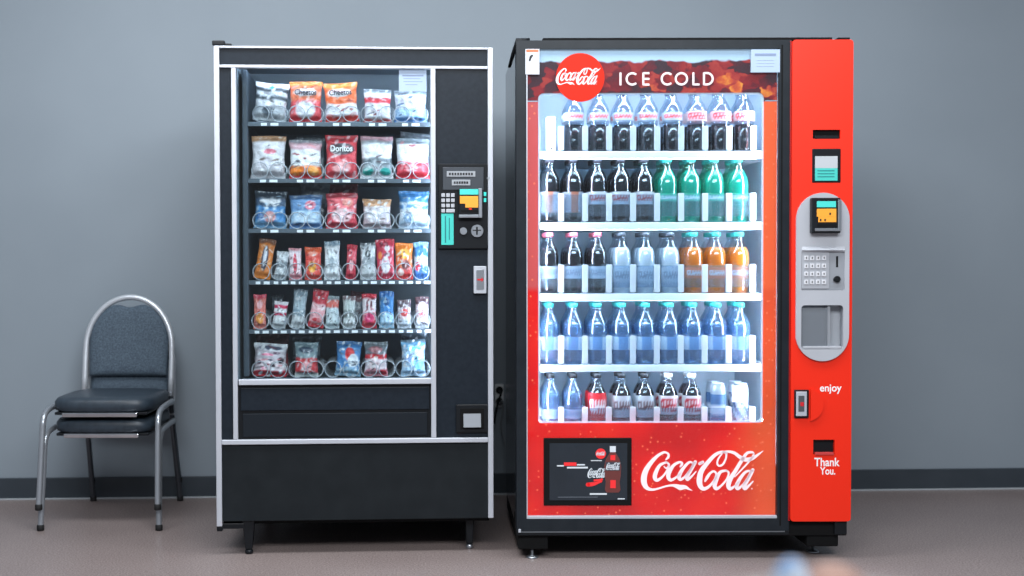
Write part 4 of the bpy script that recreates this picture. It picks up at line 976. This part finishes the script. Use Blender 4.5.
# white slot blocker in the empty lane
bl = empty('lane_blocker', R.M @ Vector((rx(551, SY+.03), SY+.03, shz[0]+.0005)), R.rz)
tag(bl, 'white plastic post in the empty left lane of the top drinks shelf', 'post')
box('post', mat('white_plastic', (236, 242, 248), 0.35), bl, -.018, .018, -.008, .02, .003, .135, 0.006, 3)
box('post_base', _m['white_plastic'], bl, -.028, .028, -.012, .05, 0, .006, 0.001)
MB().disc_y(0, .018, .004, -.0095, -.0075, 16).build('rivet', ink, bl)
# square tag hung on the rail in front of the last can
RB('paper_tag', mat('tag_white', (226, 234, 242), 0.5), 732.5, 748, 386, 402, 0.0785, 0.08, 0, dd=.079)

# ------------------------------------------------------------------ stacked chairs
seatm = noisy(mat('blue_grey_vinyl', (66, 80, 94), 0.42), 40, (40, 50, 60), (48, 59, 70), bump=0.2, bscale=300)
padm = noisy(mat('grey_tweed_upholstery', (78, 92, 106), 0.8), 160, (60, 72, 86), (84, 101, 115), lo=.35, hi=.7, bump=0.4, bscale=500)
chairm = mat('satin_silver_tube', (202, 208, 216), 0.32, 0.45)
rub = mat('rubber', (25, 26, 28), 0.7)
def chair(name, label):
    """origin on the floor under the seat; front is -y"""
    ch = empty(name); tag(ch, label, 'chair', 'stacked chairs beside the snack machine')
    T = .0125; SH = .442
    # rounded back hoop with its uprights
    def hoop(hw, zt, z0, drop):
        pts = []
        for i in range(29):
            a = PI*i/28; cx_ = math.cos(a); sn = math.sin(a)
            x = hw*cx_; z = z0 + (zt-z0)*sn
            pts.append((x, 0, z))
        return pts
    yb = lambda z: .19 + (z-.40)*.15
    hp = hoop(.187, .828, .61, 0)
    pts = [(.187, yb(.40), .40), (.188, yb(.48), .48), (.188, yb(.56), .56)] + [(x, yb(z), z) for x, _, z in hp] + [(-.188, yb(.56), .56), (-.188, yb(.48), .48), (-.187, yb(.40), .40)]
    MB().tube(pts, T, 12).build('back_frame', chairm, ch)
    # back pad: a shaped cushion inside the hoop, scooped at the top
    NU, NV = 20, 20; vs = []; hw0 = .172
    def top(u):  # outline of the pad top at width u (-1..1)
        h = .61 + .206*max(0, 1-abs(u*.98)**2)**.5
        return h - .032*math.exp(-(u/.30)**2)
    for side in (-1, 1):
        for j in range(NV+1):
            for i in range(NU+1):
                u = -1 + 2*i/NU; v = j/NV; zt_ = top(u); zb_ = .487
                z = zb_ + (zt_-zb_)*v; x = u*hw0*(1-.03*(1-v))
                e = (max(0, 1-abs(u)**6)**.5)*(max(0, 1-abs(2*v-1)**8)**.5)
                vs.append((x, yb(z) + side*(.004+.017*e) - .004, z))
    n1 = (NU+1)*(NV+1); fs = []
    for j in range(NV):
        for i in range(NU):
            a = j*(NU+1)+i; fs += [(a, a+1, a+NU+2, a+NU+1), (n1+a, n1+a+NU+1, n1+a+NU+2, n1+a+1)]
    for i in range(NU): a = NV*(NU+1)+i; fs += [(i, n1+i, n1+i+1, i+1), (a, a+1, n1+a+1, n1+a)]
    for j in range(NV): a = j*(NU+1); b = a+NU+1; fs += [(a, b, n1+b, n1+a), (a+NU, n1+a+NU, n1+b+NU, b+NU)]
    MB().add(vs, fs, True).build('backrest', padm, ch)
    # seat cushion with rounded corners and a domed top
    def seat_loop(k, z, yo=0.0):
        out = []
        for i in range(40):
            a = 2*PI*i/40; c, s = math.cos(a), math.sin(a); e = 2/5
            out.append((.205*k*abs(c)**e*(1 if c > 0 else -1), (-.045+.215*k*abs(s)**e*(1 if s > 0 else -1))+yo, z))
        return out
    lv = [(.93, SH-.058), (.985, SH-.052), (1.0, SH-.035), (.995, SH-.018), (.95, SH-.006), (.8, SH), (.5, SH+.003), (.15, SH+.004)]
    vs = []; [vs.extend(seat_loop(k, z)) for k, z in lv]
    fs = [(i*40+j, i*40+(j+1)%40, (i+1)*40+(j+1)%40, (i+1)*40+j) for i in range(len(lv)-1) for j in range(40)]
    fs += [tuple(reversed(range(40))), tuple(range((len(lv)-1)*40, len(lv)*40))]
    MB().add(vs, fs, True).build('seat', seatm, ch)
    box('seat_pan', dark, ch, -.185, .185, -.24, .15, SH-.070, SH-.0585, 0.003)
    bar = box('front_bar', chrome, ch, -.15, .15, -.262, -.250, SH-.076, SH-.058, 0.004)
    for s in (-1, 1):
        # front leg: from the upright, forward beneath the seat edge, then bending down
        p = spline([(s*.188, .19, .37), (s*.208, .12, .385), (s*.224, -.06, .392), (s*.228, -.19, .385), (s*.230, -.238, .355), (s*.231, -.250, .30), (s*.2335, -.270, .15), (s*.236, -.288, .012)], 6)
        lg = MB().tube(p, .0118, 12).build('leg', mat('leg_tube_silver', (160, 166, 174), 0.28, 0.6), ch)
        MB().lathe([(.012, 0), (.0145, .002), (.0145, .02), (.0125, .024)], 16, s*.236, -.2885).build('rubber_foot', rub, lg)
        p = spline([(s*.187, yb(.40), .42), (s*.187, .205, .34), (s*.190, .26, .18), (s*.194, .318, .012)], 6)
        lg = MB().tube(p, .0112, 12).build('leg', mat('dark_chrome', (90, 96, 104), 0.3, 0.8), ch)
        MB().lathe([(.012, 0), (.014, .002), (.014, .02), (.0125, .024)], 16, s*.194, .3185).build('rubber_foot', rub, lg)
    MB().tube([(-.19, .19, .37), (.19, .19, .37)], .008, 10).build('stretcher', dark, ch)
    return ch
cc = ray(130, 300, 5.45); CX = cc.x
c1 = chair('stacking_chair', 'lower chair of the stacked chrome framed pair, its feet on the floor'); c1.location = (CX, 5.225, 0)
c2 = chair('stacking_chair', 'upper grey upholstered chair nested on top of the other chair'); c2.location = (CX, 5.205, .086)

# ------------------------------------------------------------------ wall sockets and cord between the machines
wy = lambda x: WALL_Y + x*math.tan(WALL_A)
for i, (a, b, lab_) in enumerate(((495, 503.6, 'pale steel double socket plate on the wall between the two machines'),)):
    p0 = ray(a, 384, wy(0.2)); p1 = ray(b, 407.5, wy(0.2)); cx, cz = (p0.x+p1.x)/2, (p0.z+p1.z)/2; w, h = (p1.x-p0.x)*1.0, (p0.z-p1.z)
    so = empty('wall_socket', (cx, wy(cx), cz), WALL_A); tag(so, lab_, 'wall socket', None)
    box('cover_plate', mat('socket_steel', (232, 236, 240), 0.4), so, -w/2, w/2, -.006, -.0005, -h/2, h/2, 0.002)
    for s in (-1, 1):
        MB().disc_y(0, s*h*.24, h*.16, -.008, -.0055, 20).build('receptacle', dark, so)
def cord(name, label, pts, r=.004):
    o = MB().tube(spline(pts, 6), r, 8).build(name, mat('cord_grey', (120, 126, 132), 0.5) if r < .0045 else dark); return tag(o, label, 'power cord')
q = lambda px, py, off=.02: (lambda p: (p.x, p.y, p.z))(ray(px, py, wy(.2)-off))
cord('power_cord', 'grey power cord looping below the wall sockets between the machines', [q(499, 402), q(500.5, 404, .04), q(502, 400, .05), q(503.5, 408, .05), q(501, 424, .05), q(504, 440, .05), q(508, 450, .08)], .004)
cord('power_cord', 'black power cord hanging behind the drinks machine edge', [q(499, 391), q(500.5, 392, .04), q(501, 394, .05), q(498, 402, .05), q(496, 412, .05), q(494, 424, .06)], .0048)

# ------------------------------------------------------------------ out-of-focus things close to the camera
ty = 1.35; tz = ray(800, 590, ty).z
tb = empty('side_table', (ray(825, 590, ty).x, ty - .13, 0)); tag(tb, 'small round side table below the picture edge', 'side table')
MB().lathe([(.19, tz-.022), (.20, tz-.018), (.20, tz-.003), (.195, tz)], 40).build('table_top', mat('table_grey', (110, 106, 104), 0.5), tb)
MB().lathe([(.02, .02), (.02, tz-.022)], 20).build('column', steel, tb)
MB().lathe([(.16, 0), (.16, .01), (.05, .02), (.02, .024)], 40).build('base', steel, tb)
def blob(name, m, cx, cy, cz0, rx_, ry_, h, seed, parent=None, lump=.08):
    r = rnd(seed); ph = [r.uniform(0, 6) for _ in range(6)]; vs = []; n, k = 28, 12
    for j in range(k+1):
        t = j/k*PI/2
        for i in range(n):
            a = 2*PI*i/n; f = 1 + lump*math.sin(3*a+ph[0]+t*2)*math.cos(t) + lump*.5*math.sin(7*a+ph[1]+t*5)*math.cos(t)
            vs.append((cx + rx_*math.cos(t)*f*math.cos(a), cy + ry_*math.cos(t)*f*math.sin(a), cz0 + h*math.sin(t)))
    fs = [(j*n+i, j*n+(i+1)%n, (j+1)*n+(i+1)%n, (j+1)*n+i) for j in range(k) for i in range(n)] + [tuple(reversed(range(n)))]
    return MB().add(vs, fs, True).build(name, m, parent)
pa = ray(834, 564, ty); px_w = 1.35/F
o = blob('pouch', noisy(mat('tan_cloth', (132, 104, 94), 0.8), 30, (124, 98, 88), (138, 112, 102)), pa.x, ty, tz, 31*px_w, .035, pa.z-tz, 3, lump=.02)
tag(o, 'blurred tan rounded object at the bottom edge, right of the pale blue one', 'pouch')
pb = ray(786, 556, ty)
o = blob('crumpled_cloth', noisy(mat('pale_blue_cloth', (150, 190, 226), 0.8), 22, (72, 104, 140), (150, 158, 168), lo=.42, hi=.56), pb.x+.004, ty-.01, tz, 20*px_w, .025, pb.z-tz, 5, lump=.1)
tag(o, 'blurred pale blue and white crumpled object at the bottom edge', 'cloth')
